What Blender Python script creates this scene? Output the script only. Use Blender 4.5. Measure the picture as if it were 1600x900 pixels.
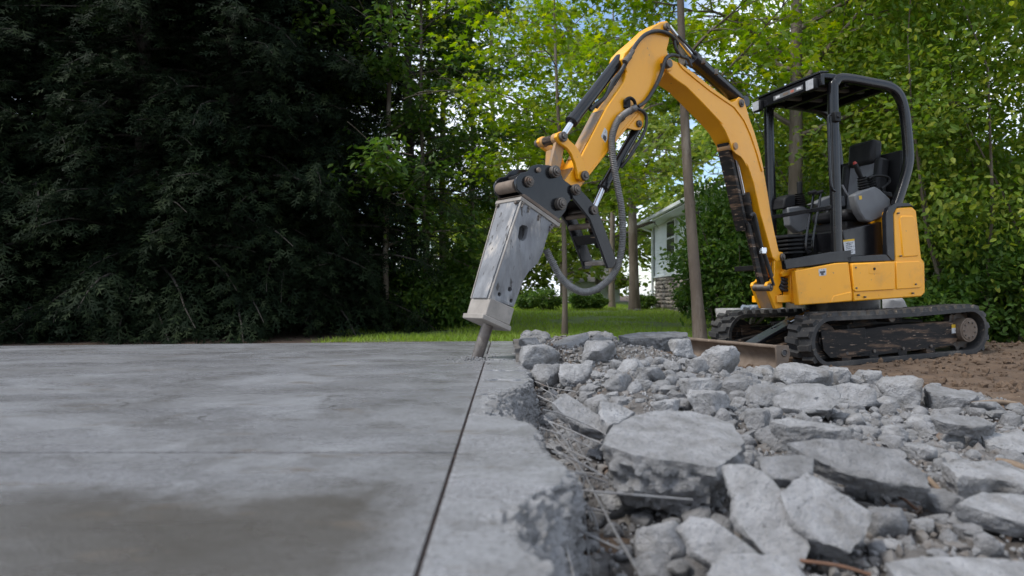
import bpy, bmesh, math, random
import numpy as np
from mathutils import Vector, Matrix
for _o in list(bpy.data.objects): bpy.data.objects.remove(_o)
scn = bpy.context.scene
col = scn.collection
# ------------------------------------------------------------------ camera
EYE = np.array([0.0, 0.0, 0.39]); F = 1067.0; CX, CY = 790.0, 462.0
cd = bpy.data.cameras.new('camera'); cam = bpy.data.objects.new('camera', cd); col.objects.link(cam)
cam.location = EYE; cam.rotation_euler = (math.pi/2, 0, 0)
cd.sensor_width = 36.0; cd.lens = F/1600*36
cd.shift_x = 10/1600; cd.shift_y = 12/1600
cd.clip_start = 0.02; cd.clip_end = 900
cd.dof.use_dof = True; cd.dof.focus_distance = 5.3; cd.dof.aperture_fstop = 2.6
scn.camera = cam
# ------------------------------------------------------------------ sky and sun
SUN_EL, SUN_AZ = 54.0, -110.0      # azimuth measured from +Y (into the picture) towards +X
wd = bpy.data.worlds.new('World'); scn.world = wd; wd.use_nodes = True
nt = wd.node_tree; nt.nodes.clear()
def N(t, typ, **kw):
    n = t.nodes.new(typ)
    for k, v in kw.items(): setattr(n, k, v)
    return n
def L(t, a, b): t.links.new(a, b)
out = N(nt, 'ShaderNodeOutputWorld'); bg = N(nt, 'ShaderNodeBackground'); bg2 = N(nt, 'ShaderNodeBackground')
sky = N(nt, 'ShaderNodeTexSky', sky_type='NISHITA', sun_disc=False)
sky.sun_elevation = math.radians(SUN_EL); sky.sun_rotation = math.radians(SUN_AZ)
sky.air_density = 1.0; sky.dust_density = 1.0; sky.ozone_density = 1.5
L(nt, sky.outputs[0], bg.inputs[0]); bg.inputs[1].default_value = 0.11
tc = N(nt, 'ShaderNodeTexCoord'); mp = N(nt, 'ShaderNodeMapping'); mp.inputs['Scale'].default_value = (1, 1, 2.2)
no = N(nt, 'ShaderNodeTexNoise'); no.inputs['Scale'].default_value = 3.1; no.inputs['Detail'].default_value = 7; no.inputs['Roughness'].default_value = 0.55
cr = N(nt, 'ShaderNodeValToRGB'); cr.color_ramp.elements[0].position = 0.40; cr.color_ramp.elements[1].position = 0.56
L(nt, tc.outputs['Generated'], mp.inputs[0]); L(nt, mp.outputs[0], no.inputs['Vector']); L(nt, no.outputs[0], cr.inputs[0])
bg2.inputs[0].default_value = (0.84, 0.905, 1.0, 1); bg2.inputs[1].default_value = 0.80
mx = N(nt, 'ShaderNodeMixShader')
L(nt, cr.outputs[0], mx.inputs[0]); L(nt, bg.outputs[0], mx.inputs[1]); L(nt, bg2.outputs[0], mx.inputs[2]); L(nt, mx.outputs[0], out.inputs[0])
sd = bpy.data.lights.new('sun', 'SUN'); sd.energy = 1.5; sd.angle = math.radians(14); sd.color = (1.0, 0.96, 0.89)
sun = bpy.data.objects.new('sun', sd); col.objects.link(sun)
_el, _az = math.radians(SUN_EL), math.radians(SUN_AZ)
_sd = Vector((math.sin(_az)*math.cos(_el), math.cos(_az)*math.cos(_el), math.sin(_el)))
sun.rotation_euler = _sd.to_track_quat('Z', 'Y').to_euler(); sun.location = _sd*60
vs = scn.view_settings; vs.view_transform = 'Standard'; vs.look = 'None'; vs.gamma = 1; vs.use_curve_mapping = False; vs.exposure = 1.12
scn.render.resolution_x = 1024; scn.render.resolution_y = 576
cy = scn.cycles; cy.max_bounces = 6; cy.diffuse_bounces = 3; cy.glossy_bounces = 3; cy.transmission_bounces = 4; cy.transparent_max_bounces = 6
cy.use_denoising = True; cy.sample_clamp_indirect = 6
# ------------------------------------------------------------------ helpers
RNG = np.random.default_rng(7); random.seed(7)
def ray(u, v): return np.array([(u-CX)/F, 1.0, -(v-CY)/F])
def at(u, v, Y): return EYE + ray(u, v)*Y                        # pixel + distance -> point
def atz(u, v, z): return EYE + ray(u, v)*((z-EYE[2])/ray(u, v)[2])  # pixel + height -> point
def _hash(ix, iy, iz, s):
    h = (ix*374761393 + iy*668265263 + iz*2147483647 + s*974711) & 0xFFFFFFFF
    h = ((h ^ (h >> 13))*1274126177) & 0xFFFFFFFF
    return ((h ^ (h >> 16)) & 0xFFFF)/65535.0
def vnoise(p, s=0):
    p = np.asarray(p, float); i = np.floor(p).astype(np.int64); f = p-i; f = f*f*(3-2*f); r = 0
    for dx in (0, 1):
        wx = f[..., 0] if dx else 1-f[..., 0]
        for dy in (0, 1):
            wy = f[..., 1] if dy else 1-f[..., 1]
            for dz in (0, 1):
                wz = f[..., 2] if dz else 1-f[..., 2]
                r = r + wx*wy*wz*_hash(i[..., 0]+dx, i[..., 1]+dy, i[..., 2]+dz, s)
    return r*2-1
def fbm(p, o=4, s=0, g=0.5):
    p = np.asarray(p, float); a = 1; r = 0; t = 0
    for k in range(o):
        r = r + a*vnoise(p*(2.03**k)+k*17.3, s+k); t += a; a *= g
    return r/t
def sm(e0, e1, x):
    t = np.clip((x-e0)/(e1-e0), 0, 1); return t*t*(3-2*t)
# ---- materials
MATS = {}
def mat(name, c1, c2=None, rough=0.6, metal=0.0, scale=8.0, detail=6, bump=0.0, bscale=60.0, c3=None, s3=3.0, p3=(0.55, 0.7), rvar=0.0, spec=0.5, trans=0.0, bdist=0.01, coat=0.0, c4=None, s4=120., p4=(.6, .68), stretch=(1, 1, 1), rand=0.0):
    """procedural principled material: base colour noise c1..c2, patches of c3, specks of c4, bump"""
    m = bpy.data.materials.new(name); m.use_nodes = True; t = m.node_tree; t.nodes.clear()
    o = N(t, 'ShaderNodeOutputMaterial'); b = N(t, 'ShaderNodeBsdfPrincipled')
    g = N(t, 'ShaderNodeNewGeometry'); mpn = N(t, 'ShaderNodeMapping'); mpn.inputs['Scale'].default_value = stretch
    L(t, g.outputs['Position'], mpn.inputs[0]); P_ = mpn.outputs[0]
    def noise(sc, de, ro=0.6):
        n = N(t, 'ShaderNodeTexNoise'); n.inputs['Scale'].default_value = sc; n.inputs['Detail'].default_value = de; n.inputs['Roughness'].default_value = ro
        L(t, P_, n.inputs['Vector']); return n.outputs[0]
    def ramp(f, a, b_):
        r = N(t, 'ShaderNodeMapRange'); r.inputs[1].default_value = a; r.inputs[2].default_value = b_; L(t, f, r.inputs[0]); return r.outputs[0]
    def mix(f, a, b_):
        x = N(t, 'ShaderNodeMix', data_type='RGBA')
        if isinstance(f, float): x.inputs[0].default_value = f
        else: L(t, f, x.inputs[0])
        for k, q in ((6, a), (7, b_)):
            if isinstance(q, tuple): x.inputs[k].default_value = (*q, 1)
            else: L(t, q, x.inputs[k])
        return x.outputs[2]
    c2 = c2 or tuple(x*0.8 for x in c1)
    n1 = noise(scale, detail)
    c = mix(ramp(n1, 0.32, 0.68), tuple(c1), tuple(c2))
    if c3: c = mix(ramp(noise(s3, 8, 0.65), *p3), c, tuple(c3))
    if c4: c = mix(ramp(noise(s4, 3, 0.6), *p4), c, tuple(c4))
    if rand:
        oi = N(t, 'ShaderNodeObjectInfo'); hs = N(t, 'ShaderNodeHueSaturation'); L(t, c, hs.inputs['Color'])
        L(t, ramp2(t, oi.outputs['Random'], 1-rand, 1+rand), hs.inputs['Value']); c = hs.outputs[0]
    L(t, c, b.inputs['Base Color'])
    b.inputs['Roughness'].default_value = rough; b.inputs['Metallic'].default_value = metal
    b.inputs['Specular IOR Level'].default_value = spec; b.inputs['Coat Weight'].default_value = coat
    if rvar: L(t, ramp2(t, noise(s3*0.8, 6), rough-rvar, rough+rvar), b.inputs['Roughness'])
    if bump:
        bn = N(t, 'ShaderNodeBump'); bn.inputs['Strength'].default_value = bump; bn.inputs['Distance'].default_value = bdist
        L(t, noise(bscale, 8, 0.65), bn.inputs['Height']); L(t, bn.outputs[0], b.inputs['Normal'])
    sh = b.outputs[0]
    if trans:
        tr = N(t, 'ShaderNodeBsdfTranslucent'); L(t, c, tr.inputs[0]); ms = N(t, 'ShaderNodeMixShader'); ms.inputs[0].default_value = trans
        L(t, sh, ms.inputs[1]); L(t, tr.outputs[0], ms.inputs[2]); sh = ms.outputs[0]
    L(t, sh, o.inputs[0]); MATS[name] = m; return m
def ramp2(t, f, lo, hi, a=0.3, b=0.7):
    r = N(t, 'ShaderNodeMapRange'); r.inputs[1].default_value = a; r.inputs[2].default_value = b; r.inputs[3].default_value = lo; r.inputs[4].default_value = hi
    L(t, f, r.inputs[0]); return r.outputs[0]
def leafmat(name, c1, c2, c3, trans=0.45, rough=0.5, scale=0.9, spec=0.4):
    """foliage: colour varies clump by clump and leaf by leaf (a per-leaf attribute), light shines through"""
    m = bpy.data.materials.new(name); m.use_nodes = True; t = m.node_tree; t.nodes.clear()
    o = N(t, 'ShaderNodeOutputMaterial'); b = N(t, 'ShaderNodeBsdfPrincipled'); a = N(t, 'ShaderNodeAttribute', attribute_name='leaf')
    g = N(t, 'ShaderNodeNewGeometry'); n = N(t, 'ShaderNodeTexNoise'); n.inputs['Scale'].default_value = scale; n.inputs['Detail'].default_value = 3
    L(t, g.outputs['Position'], n.inputs['Vector'])
    x = N(t, 'ShaderNodeMix', data_type='RGBA'); L(t, ramp2(t, n.outputs[0], 0, 1), x.inputs[0]); x.inputs[6].default_value = (*c1, 1); x.inputs[7].default_value = (*c2, 1)
    y = N(t, 'ShaderNodeMix', data_type='RGBA'); L(t, ramp2(t, a.outputs['Fac'], 0, 1, .55, 1.0), y.inputs[0]); L(t, x.outputs[2], y.inputs[6]); y.inputs[7].default_value = (*c3, 1)
    L(t, y.outputs[2], b.inputs['Base Color']); b.inputs['Roughness'].default_value = rough; b.inputs['Specular IOR Level'].default_value = spec
    tr = N(t, 'ShaderNodeBsdfTranslucent'); hs = N(t, 'ShaderNodeHueSaturation'); hs.inputs['Saturation'].default_value = 1.1; hs.inputs['Value'].default_value = 1.5
    L(t, y.outputs[2], hs.inputs['Color']); L(t, hs.outputs[0], tr.inputs[0])
    ms = N(t, 'ShaderNodeMixShader'); ms.inputs[0].default_value = trans; L(t, b.outputs[0], ms.inputs[1]); L(t, tr.outputs[0], ms.inputs[2]); L(t, ms.outputs[0], o.inputs[0])
    MATS[name] = m; return m
# ---- mesh building
def finish(me, smooth=35):
    if smooth is not None:
        me.shade_smooth(); me.set_sharp_from_angle(angle=math.radians(smooth))
    return me
def link(name, me, m=None, parent=None, pmat=None, world=None, bevel=0.0, seg=2):
    """one mesh object; parent + its world matrix keep baked world coordinates in place"""
    if m is not None and len(me.materials) == 0: me.materials.append(MATS[m] if isinstance(m, str) else m)
    o = bpy.data.objects.new(name, me); col.objects.link(o)
    if world is not None: o.matrix_basis = world
    if parent is not None:
        o.parent = parent
        if pmat is not None: o.matrix_parent_inverse = pmat.inverted()
    if bevel:
        bv = o.modifiers.new('bevel', 'BEVEL'); bv.width = bevel; bv.segments = seg; bv.limit_method = 'ANGLE'; bv.angle_limit = math.radians(40); bv.harden_normals = False
    return o
def tag(o, label=None, cat=None, group=None, kind=None):
    if label: o['label'] = label
    if cat: o['category'] = cat
    if group: o['group'] = group
    if kind: o['kind'] = kind
    return o
class MB:
    def __init__(s, tf=None): s.v = []; s.f = []; s.tf = tf
    def add(s, V, Fs):
        n = len(s.v); V = np.asarray(V, float)
        if s.tf is not None: V = np.array([s.tf(p) for p in V])
        s.v.extend(map(tuple, V)); s.f.extend([tuple(i+n for i in f) for f in Fs]); return s
    def box(s, c, d, rot=None):
        c = np.array(c, float); d = np.array(d, float)/2
        V = np.array([(x, y, z) for x in (-1, 1) for y in (-1, 1) for z in (-1, 1)])*d
        if rot is not None: V = V@np.array(rot).T
        return s.add(V+c, [(0, 1, 3, 2), (4, 6, 7, 5), (0, 4, 5, 1), (2, 3, 7, 6), (0, 2, 6, 4), (1, 5, 7, 3)])
    def hexa(s, V): return s.add(V, [(0, 1, 2, 3), (7, 6, 5, 4), (0, 4, 5, 1), (1, 5, 6, 2), (2, 6, 7, 3), (3, 7, 4, 0)])
    def prism(s, A, B):
        """two matching rings of points"""
        n = len(A); return s.add(list(A)+list(B), [tuple(range(n)), tuple(range(2*n-1, n-1, -1))]+[(i, n+i, n+(i+1) % n, (i+1) % n) for i in range(n)])
    def tube(s, pts, r, n=10, cap=True, closed=False):
        pts = [np.array(p, float) for p in pts]; k = len(pts); rs = r if hasattr(r, '__len__') else [r]*k
        T = []
        for i in range(k):
            a = pts[(i-1) % k] if (i > 0 or closed) else pts[i]; b = pts[(i+1) % k] if (i < k-1 or closed) else pts[i]
            t = b-a; T.append(t/(np.linalg.norm(t)+1e-12))
        u = np.cross(T[0], (0, 0, 1)) if abs(T[0][2]) < 0.9 else np.cross(T[0], (1, 0, 0))
        u /= np.linalg.norm(u); V = []
        for i in range(k):
            u = u-T[i]*(u@T[i]); u /= np.linalg.norm(u); w = np.cross(T[i], u)
            for j in range(n):
                a = 2*math.pi*j/n; V.append(pts[i]+rs[i]*(u*math.cos(a)+w*math.sin(a)))
        Fs = [(i*n+j, i*n+(j+1) % n, ((i+1) % k)*n+(j+1) % n, ((i+1) % k)*n+j) for i in range(k if closed else k-1) for j in range(n)]
        if cap and not closed: Fs += [tuple(range(n-1, -1, -1)), tuple(range((k-1)*n, k*n))]
        return s.add(V, Fs)
    def cyl(s, a, b, r, r2=None, n=16): return s.tube([a, b], [r, r if r2 is None else r2], n)
    def bar(s, a, b, w, h, up=(0, 0, 1)):
        a = np.array(a, float); b = np.array(b, float); t = b-a; t /= np.linalg.norm(t); y = np.cross(up, t); y /= np.linalg.norm(y); z = np.cross(t, y)
        R = [a+y*i*w/2+z*j*h/2 for i, j in ((-1, -1), (1, -1), (1, 1), (-1, 1))]; Q = [b+y*i*w/2+z*j*h/2 for i, j in ((-1, -1), (1, -1), (1, 1), (-1, 1))]
        return s.prism(R, Q)
    def mesh(s, name='m', smooth=35):
        me = bpy.data.meshes.new(name); me.from_pydata(s.v, [], s.f)
        bm = bmesh.new(); bm.from_mesh(me); bmesh.ops.recalc_face_normals(bm, faces=bm.faces); bm.to_mesh(me); bm.free()
        return finish(me, smooth)
    def build(s, name, m, parent=None, pmat=None, bevel=0.0, smooth=35, seg=2): return link(name, s.mesh(name, smooth), m, parent, pmat, bevel=bevel, seg=seg)
def bulk(name, V, Fa, attr=None, smooth=True):
    """mesh from numpy arrays; Fa is (n,k) with one face size"""
    me = bpy.data.meshes.new(name); V = np.asarray(V, np.float32); Fa = np.asarray(Fa, np.int32); n, k = Fa.shape
    me.vertices.add(len(V)); me.vertices.foreach_set('co', V.ravel())
    me.loops.add(n*k); me.loops.foreach_set('vertex_index', Fa.ravel())
    me.polygons.add(n); me.polygons.foreach_set('loop_start', np.arange(0, n*k, k, dtype=np.int32))
    try: me.polygons.foreach_set('loop_total', np.full(n, k, dtype=np.int32))
    except Exception: pass
    me.polygons.foreach_set('use_smooth', np.full(n, smooth))
    if attr is not None:
        a = me.attributes.new('leaf', 'FLOAT', 'POINT'); a.data.foreach_set('value', np.asarray(attr, np.float32))
    me.update(calc_edges=True); me.validate(); return me
def gridmesh(name, X, Y, Z, smooth=True):
    r, c = X.shape; V = np.stack([X, Y, Z], -1).reshape(-1, 3); i = np.arange(r*c).reshape(r, c)
    return bulk(name, V, np.stack([i[:-1, :-1], i[:-1, 1:], i[1:, 1:], i[1:, :-1]], -1).reshape(-1, 4), smooth=smooth)
def spline(pts, n=8):
    """Catmull-Rom through points"""
    P_ = [np.array(p, float) for p in pts]; P_ = [2*P_[0]-P_[1]]+P_+[2*P_[-1]-P_[-2]]; o = []
    for i in range(1, len(P_)-2):
        for k in range(n):
            t = k/n; a, b, c, d = P_[i-1:i+3]
            o.append(.5*((2*b)+(c-a)*t+(2*a-5*b+4*c-d)*t*t+(3*b-a-3*c+d)*t**3))
    o.append(P_[-2]); return o
# ------------------------------------------------------------------ materials of the place
mat('soil', (.085, .060, .042), (.16, .115, .08), rough=.95, scale=3.0, bump=.9, bscale=30, bdist=.03, c3=(.20, .17, .14), s3=1.6, p3=(.5, .75), c4=(.30, .25, .19), s4=40, p4=(.66, .74))
mat('dirt', (.135, .088, .056), (.075, .048, .031), rough=.95, scale=6.0, bump=1.0, bscale=36, bdist=.03, c3=(.19, .13, .088), s3=2.2, p3=(.52, .72), c4=(.30, .23, .16), s4=55, p4=(.68, .74))
mat('rubble_dust', (.16, .15, .142), (.075, .062, .052), rough=.95, scale=9.0, bump=1.0, bscale=70, bdist=.02, c3=(.20, .195, .195), s3=4, p3=(.52, .66))
mat('gravel', (.19, .183, .178), (.105, .09, .078), rough=.9, scale=30, bump=.5, bscale=150, bdist=.004, c3=(.16, .105, .07), s3=9, p3=(.56, .66))
mat('concrete_chunk', (.325, .322, .328), (.18, .176, .173), rough=.9, scale=16, detail=9, bump=1.0, bscale=60, bdist=.022, c3=(.15, .138, .125), s3=5, p3=(.56, .72), c4=(.10, .097, .095), s4=80, p4=(.60, .75), rand=.16)
mat('mulch', (.045, .028, .018), (.10, .06, .04), rough=.95, scale=22, bump=1.0, bscale=90, bdist=.02, c3=(.05, .05, .025), s3=2)
mat('lawn_soil', (.075, .115, .022), (.11, .155, .03), rough=.95, scale=4, bump=.6, bscale=60, bdist=.02, c3=(.085, .075, .035), s3=.8, p3=(.6, .75))
mat('joint_dirt', (.05, .035, .028), (.10, .06, .045), rough=.95, scale=20, bump=.6, bscale=120, bdist=.004)
mat('rebar_steel', (.24, .24, .245), (.15, .14, .135), rough=.5, metal=.45, scale=40, c3=(.17, .11, .08), s3=9, p3=(.62, .74), bump=.4, bscale=300, bdist=.002)
mat('rust_rod', (.17, .085, .05), (.10, .055, .035), rough=.8, metal=.2, scale=30, bump=.4, bscale=200, bdist=.003)
mat('dead_wood', (.22, .16, .11), (.13, .09, .06), rough=.9, scale=30, bump=.6, bscale=150, bdist=.004)
def slab_material(name='slab_concrete', k=1.0):
    m = bpy.data.materials.new(name); m.use_nodes = True; t = m.node_tree; t.nodes.clear()
    o = N(t, 'ShaderNodeOutputMaterial'); b = N(t, 'ShaderNodeBsdfPrincipled'); g = N(t, 'ShaderNodeNewGeometry'); P_ = g.outputs['Position']
    def noise(sc, de, ro=.6, st=(1, 1, 1), dist=0):
        mp_ = N(t, 'ShaderNodeMapping'); mp_.inputs['Scale'].default_value = st; L(t, P_, mp_.inputs[0])
        n = N(t, 'ShaderNodeTexNoise'); n.inputs['Scale'].default_value = sc; n.inputs['Detail'].default_value = de; n.inputs['Roughness'].default_value = ro; n.inputs['Distortion'].default_value = dist
        L(t, mp_.outputs[0], n.inputs['Vector']); return n.outputs[0]
    def mix(f, a, c):
        x = N(t, 'ShaderNodeMix', data_type='RGBA'); L(t, f, x.inputs[0])
        for k, q in ((6, a), (7, c)):
            if isinstance(q, tuple): x.inputs[k].default_value = (*q, 1)
            else: L(t, q, x.inputs[k])
        return x.outputs[2]
    def math_(op, a, c):
        x = N(t, 'ShaderNodeMath', operation=op)
        for k, q in ((0, a), (1, c)):
            if isinstance(q, (int, float)): x.inputs[k].default_value = q
            else: L(t, q, x.inputs[k])
        return x.outputs[0]
    c = mix(ramp2(t, noise(1.3, 8, .6, dist=.6), 0, 1), tuple(x*k for x in (.185, .186, .196)), tuple(x*k for x in (.125, .124, .127)))
    c = mix(ramp2(t, noise(4, 9, .75), 0, .8, .47, .66), c, (.105, .10, .095))
    c = mix(ramp2(t, noise(30, 9, .75), 0, .75, .46, .66), c, (.245, .245, .255))
    c = mix(ramp2(t, noise(70, 9, .8), 0, .95, .50, .64), c, (.085, .083, .08))
    c = mix(ramp2(t, noise(.9, 9, .72, st=(1, 1.4, 1), dist=1.2), 0, .7, .52, .64), c, (.30, .305, .318))
    c = mix(ramp2(t, noise(230, 5, .75), 0, .8, .48, .66), c, (.07, .068, .066))
    vo = N(t, 'ShaderNodeTexVoronoi', feature='DISTANCE_TO_EDGE'); vo.inputs['Scale'].default_value = .55; dv = N(t, 'ShaderNodeVectorMath', operation='ADD'); dn = N(t, 'ShaderNodeTexNoise'); dn.inputs['Scale'].default_value = 3.0; dn.inputs['Detail'].default_value = 8; L(t, P_, dn.inputs['Vector']); L(t, P_, dv.inputs[0]); sc_ = N(t, 'ShaderNodeVectorMath', operation='SCALE'); sc_.inputs['Scale'].default_value = .5; L(t, dn.outputs['Color'], sc_.inputs[0]); L(t, sc_.outputs[0], dv.inputs[1]); L(t, dv.outputs[0], vo.inputs['Vector'])
    c = mix(math_('MULTIPLY', ramp2(t, vo.outputs['Distance'], .85, 0, .0, .0028), ramp2(t, noise(1.1, 3), 0, 1, .48, .56)), c, (.05, .045, .04))      # hairline cracks
    # old brown soil stain over the near bay, its edge a ragged line short of the joint
    sp = N(t, 'ShaderNodeSeparateXYZ'); L(t, P_, sp.inputs[0])
    wob = math_('MULTIPLY', math_('SUBTRACT', noise(3.2, 8, .65), .5), .55)
    m1 = ramp2(t, math_('ADD', sp.outputs[1], wob), 1, 0, 1.26, 1.42)
    m2 = ramp2(t, math_('ADD', sp.outputs[0], math_('MULTIPLY', wob, .35)), 1, 0, -.26, -.15)
    st = math_('MULTIPLY', math_('MULTIPLY', m1, m2), ramp2(t, noise(2.2, 6, .6), .72, 1.0))
    c = mix(math_('MULTIPLY', st, .92), c, (.062, .054, .043))
    rs = ramp2(t, noise(5.0, 9, .75, st=(.5, 1.6, 1)), 0, .85, .575, .66)
    c = mix(rs, c, (.12, .10, .08))
    L(t, c, b.inputs['Base Color'])
    L(t, ramp2(t, noise(2.4, 7, .6, st=(.6, 1.3, 1)), .16, .42), b.inputs['Roughness'])
    b.inputs['Specular IOR Level'].default_value = .5
    bn = N(t, 'ShaderNodeBump'); bn.inputs['Strength'].default_value = .6; bn.inputs['Distance'].default_value = .005
    L(t, math_('ADD', noise(160, 6, .7), math_('MULTIPLY', noise(14, 6, .6), 2.0)), bn.inputs['Height']); L(t, bn.outputs[0], b.inputs['Normal'])
    L(t, b.outputs[0], o.inputs[0]); MATS[name] = m
slab_material(k=1.42); slab_material('dusty_slab', 1.8)
# ------------------------------------------------------------------ excavator frame (needed by the dirt under it)
XP = np.array([3.4327, 6.93254, -0.22122])
XM = np.array([[-0.94369834, 0.32847013, -0.03925322], [-0.32845373, -0.94449375, -0.0070501], [-0.03939017, 0.0062397, 0.99920442]])
def X2W(p): return XM@np.asarray(p, float)+XP
# ------------------------------------------------------------------ ground
def ground_z(x, y):
    return -.245 + .17*sm(9.5, 24, y) + .25*sm(24, 60, y) + .10*sm(7, 16, x)*sm(4, 12, y)
def dirt_z(x, y):
    lx = (x-XP[0])*XM[0, 0]+(y-XP[1])*XM[1, 0]; ly = (x-XP[0])*XM[0, 1]+(y-XP[1])*XM[1, 1]
    w = sm(2.9, 1.5, np.hypot(lx/1.1, ly))
    pl = XP[2]-.0394*lx+.0062*ly+.012
    p = np.stack([x, y, 0*x], -1)
    n = .035*fbm(p*2.2, 4, 5)+.036*fbm(p*8, 4, 9)
    rut = np.exp(-((np.abs(ly)-.56)/.2)**2)*w
    return (-.23*(1-w)+pl*w) + n*(1-.75*rut)
def axis(a, b, fine, far, n):
    """spacing grows away from the fine range"""
    c = np.arange(a, b, fine); k = np.linspace(0, 1, n)[1:]
    return np.concatenate([(a-(far-0)*k[::-1]**2.5), c, b+far*k**2.5])
gx, gy = np.meshgrid(axis(-14, 14, .5, 420, 22), axis(-3, 34, .5, 600, 22))
tag(link('ground', gridmesh('ground', gx, gy, ground_z(gx, gy)-.03*sm(0, 1, (gx > 0)*(gx < 8)*(gy < 9)*1.0)), 'mulch'), 'bare brown leaf litter ground under the trees', kind='structure')
dx, dy = np.meshgrid(np.arange(-.2, 8.5, .038), np.arange(.3, 9.4, .038))
edge = sm(9.4, 8.6, dy+.35*fbm(np.stack([dx*.8, dy*.8, 0*dx], -1), 3))*sm(8.5, 7.6, dx)
tag(link('dirt', gridmesh('dirt', dx, dy, dirt_z(dx, dy)*edge+(ground_z(dx, dy)-.05)*(1-edge)), 'dirt'), 'churned bare brown soil under and around the excavator', kind='structure')
lx_, ly_ = np.meshgrid(np.arange(-3.2, 16, .3), np.concatenate([np.arange(8.9, 12, .15), np.arange(12, 40, .6)]))
lz = ground_z(lx_, ly_)+.006-.06*sm(9.6, 8.9, ly_)-.12*sm(-2.4, -3.2, lx_)+.012*fbm(np.stack([lx_, ly_, 0*lx_], -1)*1.2, 3)
tag(link('lawn', gridmesh('lawn', lx_, ly_, lz), 'lawn_soil'), 'green lawn reaching back to the hedges and house', kind='structure')
# ------------------------------------------------------------------ concrete slab
slab = bpy.data.objects.new('concrete_slab', None); col.objects.link(slab)
tag(slab, 'broad grey concrete slab with tooled joints and a broken right edge', 'concrete slab', kind='structure')
XJ = -.125
def far_edge(x): return 5.86+(x+.1)*.145
def panel(poly, name='panel'):
    """bay with a tooled border: rings from the underside up over the edge to the field"""
    P_ = np.array(poly, float); c = P_.mean(0); rings = []
    def inset(d):
        n = len(P_); o = []
        for i in range(n):
            a, b_, e = P_[i-1], P_[i], P_[(i+1) % n]; u = (b_-a)/np.linalg.norm(b_-a); w = (e-b_)/np.linalg.norm(e-b_)
            n1 = np.array([-u[1], u[0]]); n2 = np.array([-w[1], w[0]]); m_ = (n1+n2); m_ = m_/(m_@n1); o.append(b_+m_*d)
        return np.array(o)
    for d, z in ((0, -.2), (0, 0.0)):
        q = inset(d); rings.append(np.c_[q, np.full(len(q), z)])
    n = len(P_); V = np.concatenate(rings); Fs = [tuple(range(n-1, -1, -1))]
    for k in range(len(rings)-1): Fs += [(k*n+i, k*n+(i+1) % n, (k+1)*n+(i+1) % n, (k+1)*n+i) for i in range(n)]
    Fs.append(tuple(range((len(rings)-1)*n, len(rings)*n)))
    mb = MB(); mb.add(V, Fs); return mb.build(name, 'slab_concrete', slab, smooth=20)
G = .0042
for y0, y1 in ((-1.2, 1.70), (1.70, 4.16)): panel([(-9.5, y0+.004), (XJ-G, y0+.004), (XJ-G, y1-.008), (-9.5, y1-.008)])
panel([(-9.5, 4.16+G*.4), (XJ-G, 4.16+G*.4), (XJ-G, far_edge(XJ)), (-9.5, far_edge(-9.5))])
mb = MB(); mb.box((XJ, 2.4, -.055), (.0078, 6.9, .09)); mb.build('joint_filler', 'joint_dirt', slab)
for y in (1.70, 4.16):
    mb = MB(); mb.box((-4.85, y-.002, -.0475), (9.3, .0122, .09)); mb.build('joint_filler', 'joint_dirt', slab)
# broken strip beyond the saw joint: pieces parted by cracks, their outer side torn away
EDGE = [(.4, .05), (.95, .047), (1.046, .030), (1.10, .010), (1.169, -.018), (1.213, -.030), (1.288, .022), (1.373, .082), (1.42, .118), (1.524, .138), (1.6, .128), (1.665, .112), (1.70, .10),
        (1.83, .078), (2.0, .085), (2.1, .06), (2.2, -.01), (2.24, -.105), (2.43, -.080), (2.5, -.095), (2.68, -.088), (2.78, -.02), (2.9, .03), (3.1, .10), (3.2, .113), (3.4, .09), (3.6, .105), (3.8, .085), (4.0, .09), (4.2, .075), (4.5, .085), (4.8, .06), (5.1, .075), (5.4, .06), (5.7, .055), (5.9, .05)]
ey, ex = np.array(EDGE).T
CR = [.35, 1.70, 2.225, 2.70, 3.16, 3.56, 4.16, 4.62, 5.86]
def broken(me, r_, c_, top):
    me.materials.append(MATS['dusty_slab']); me.materials.append(MATS['concrete_chunk'])      # worn top, torn stony side
    me.polygons.foreach_set('material_index', ((np.arange((r_-1)*(c_-1)) % (c_-1)) >= top).astype(np.int32)); return me
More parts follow.
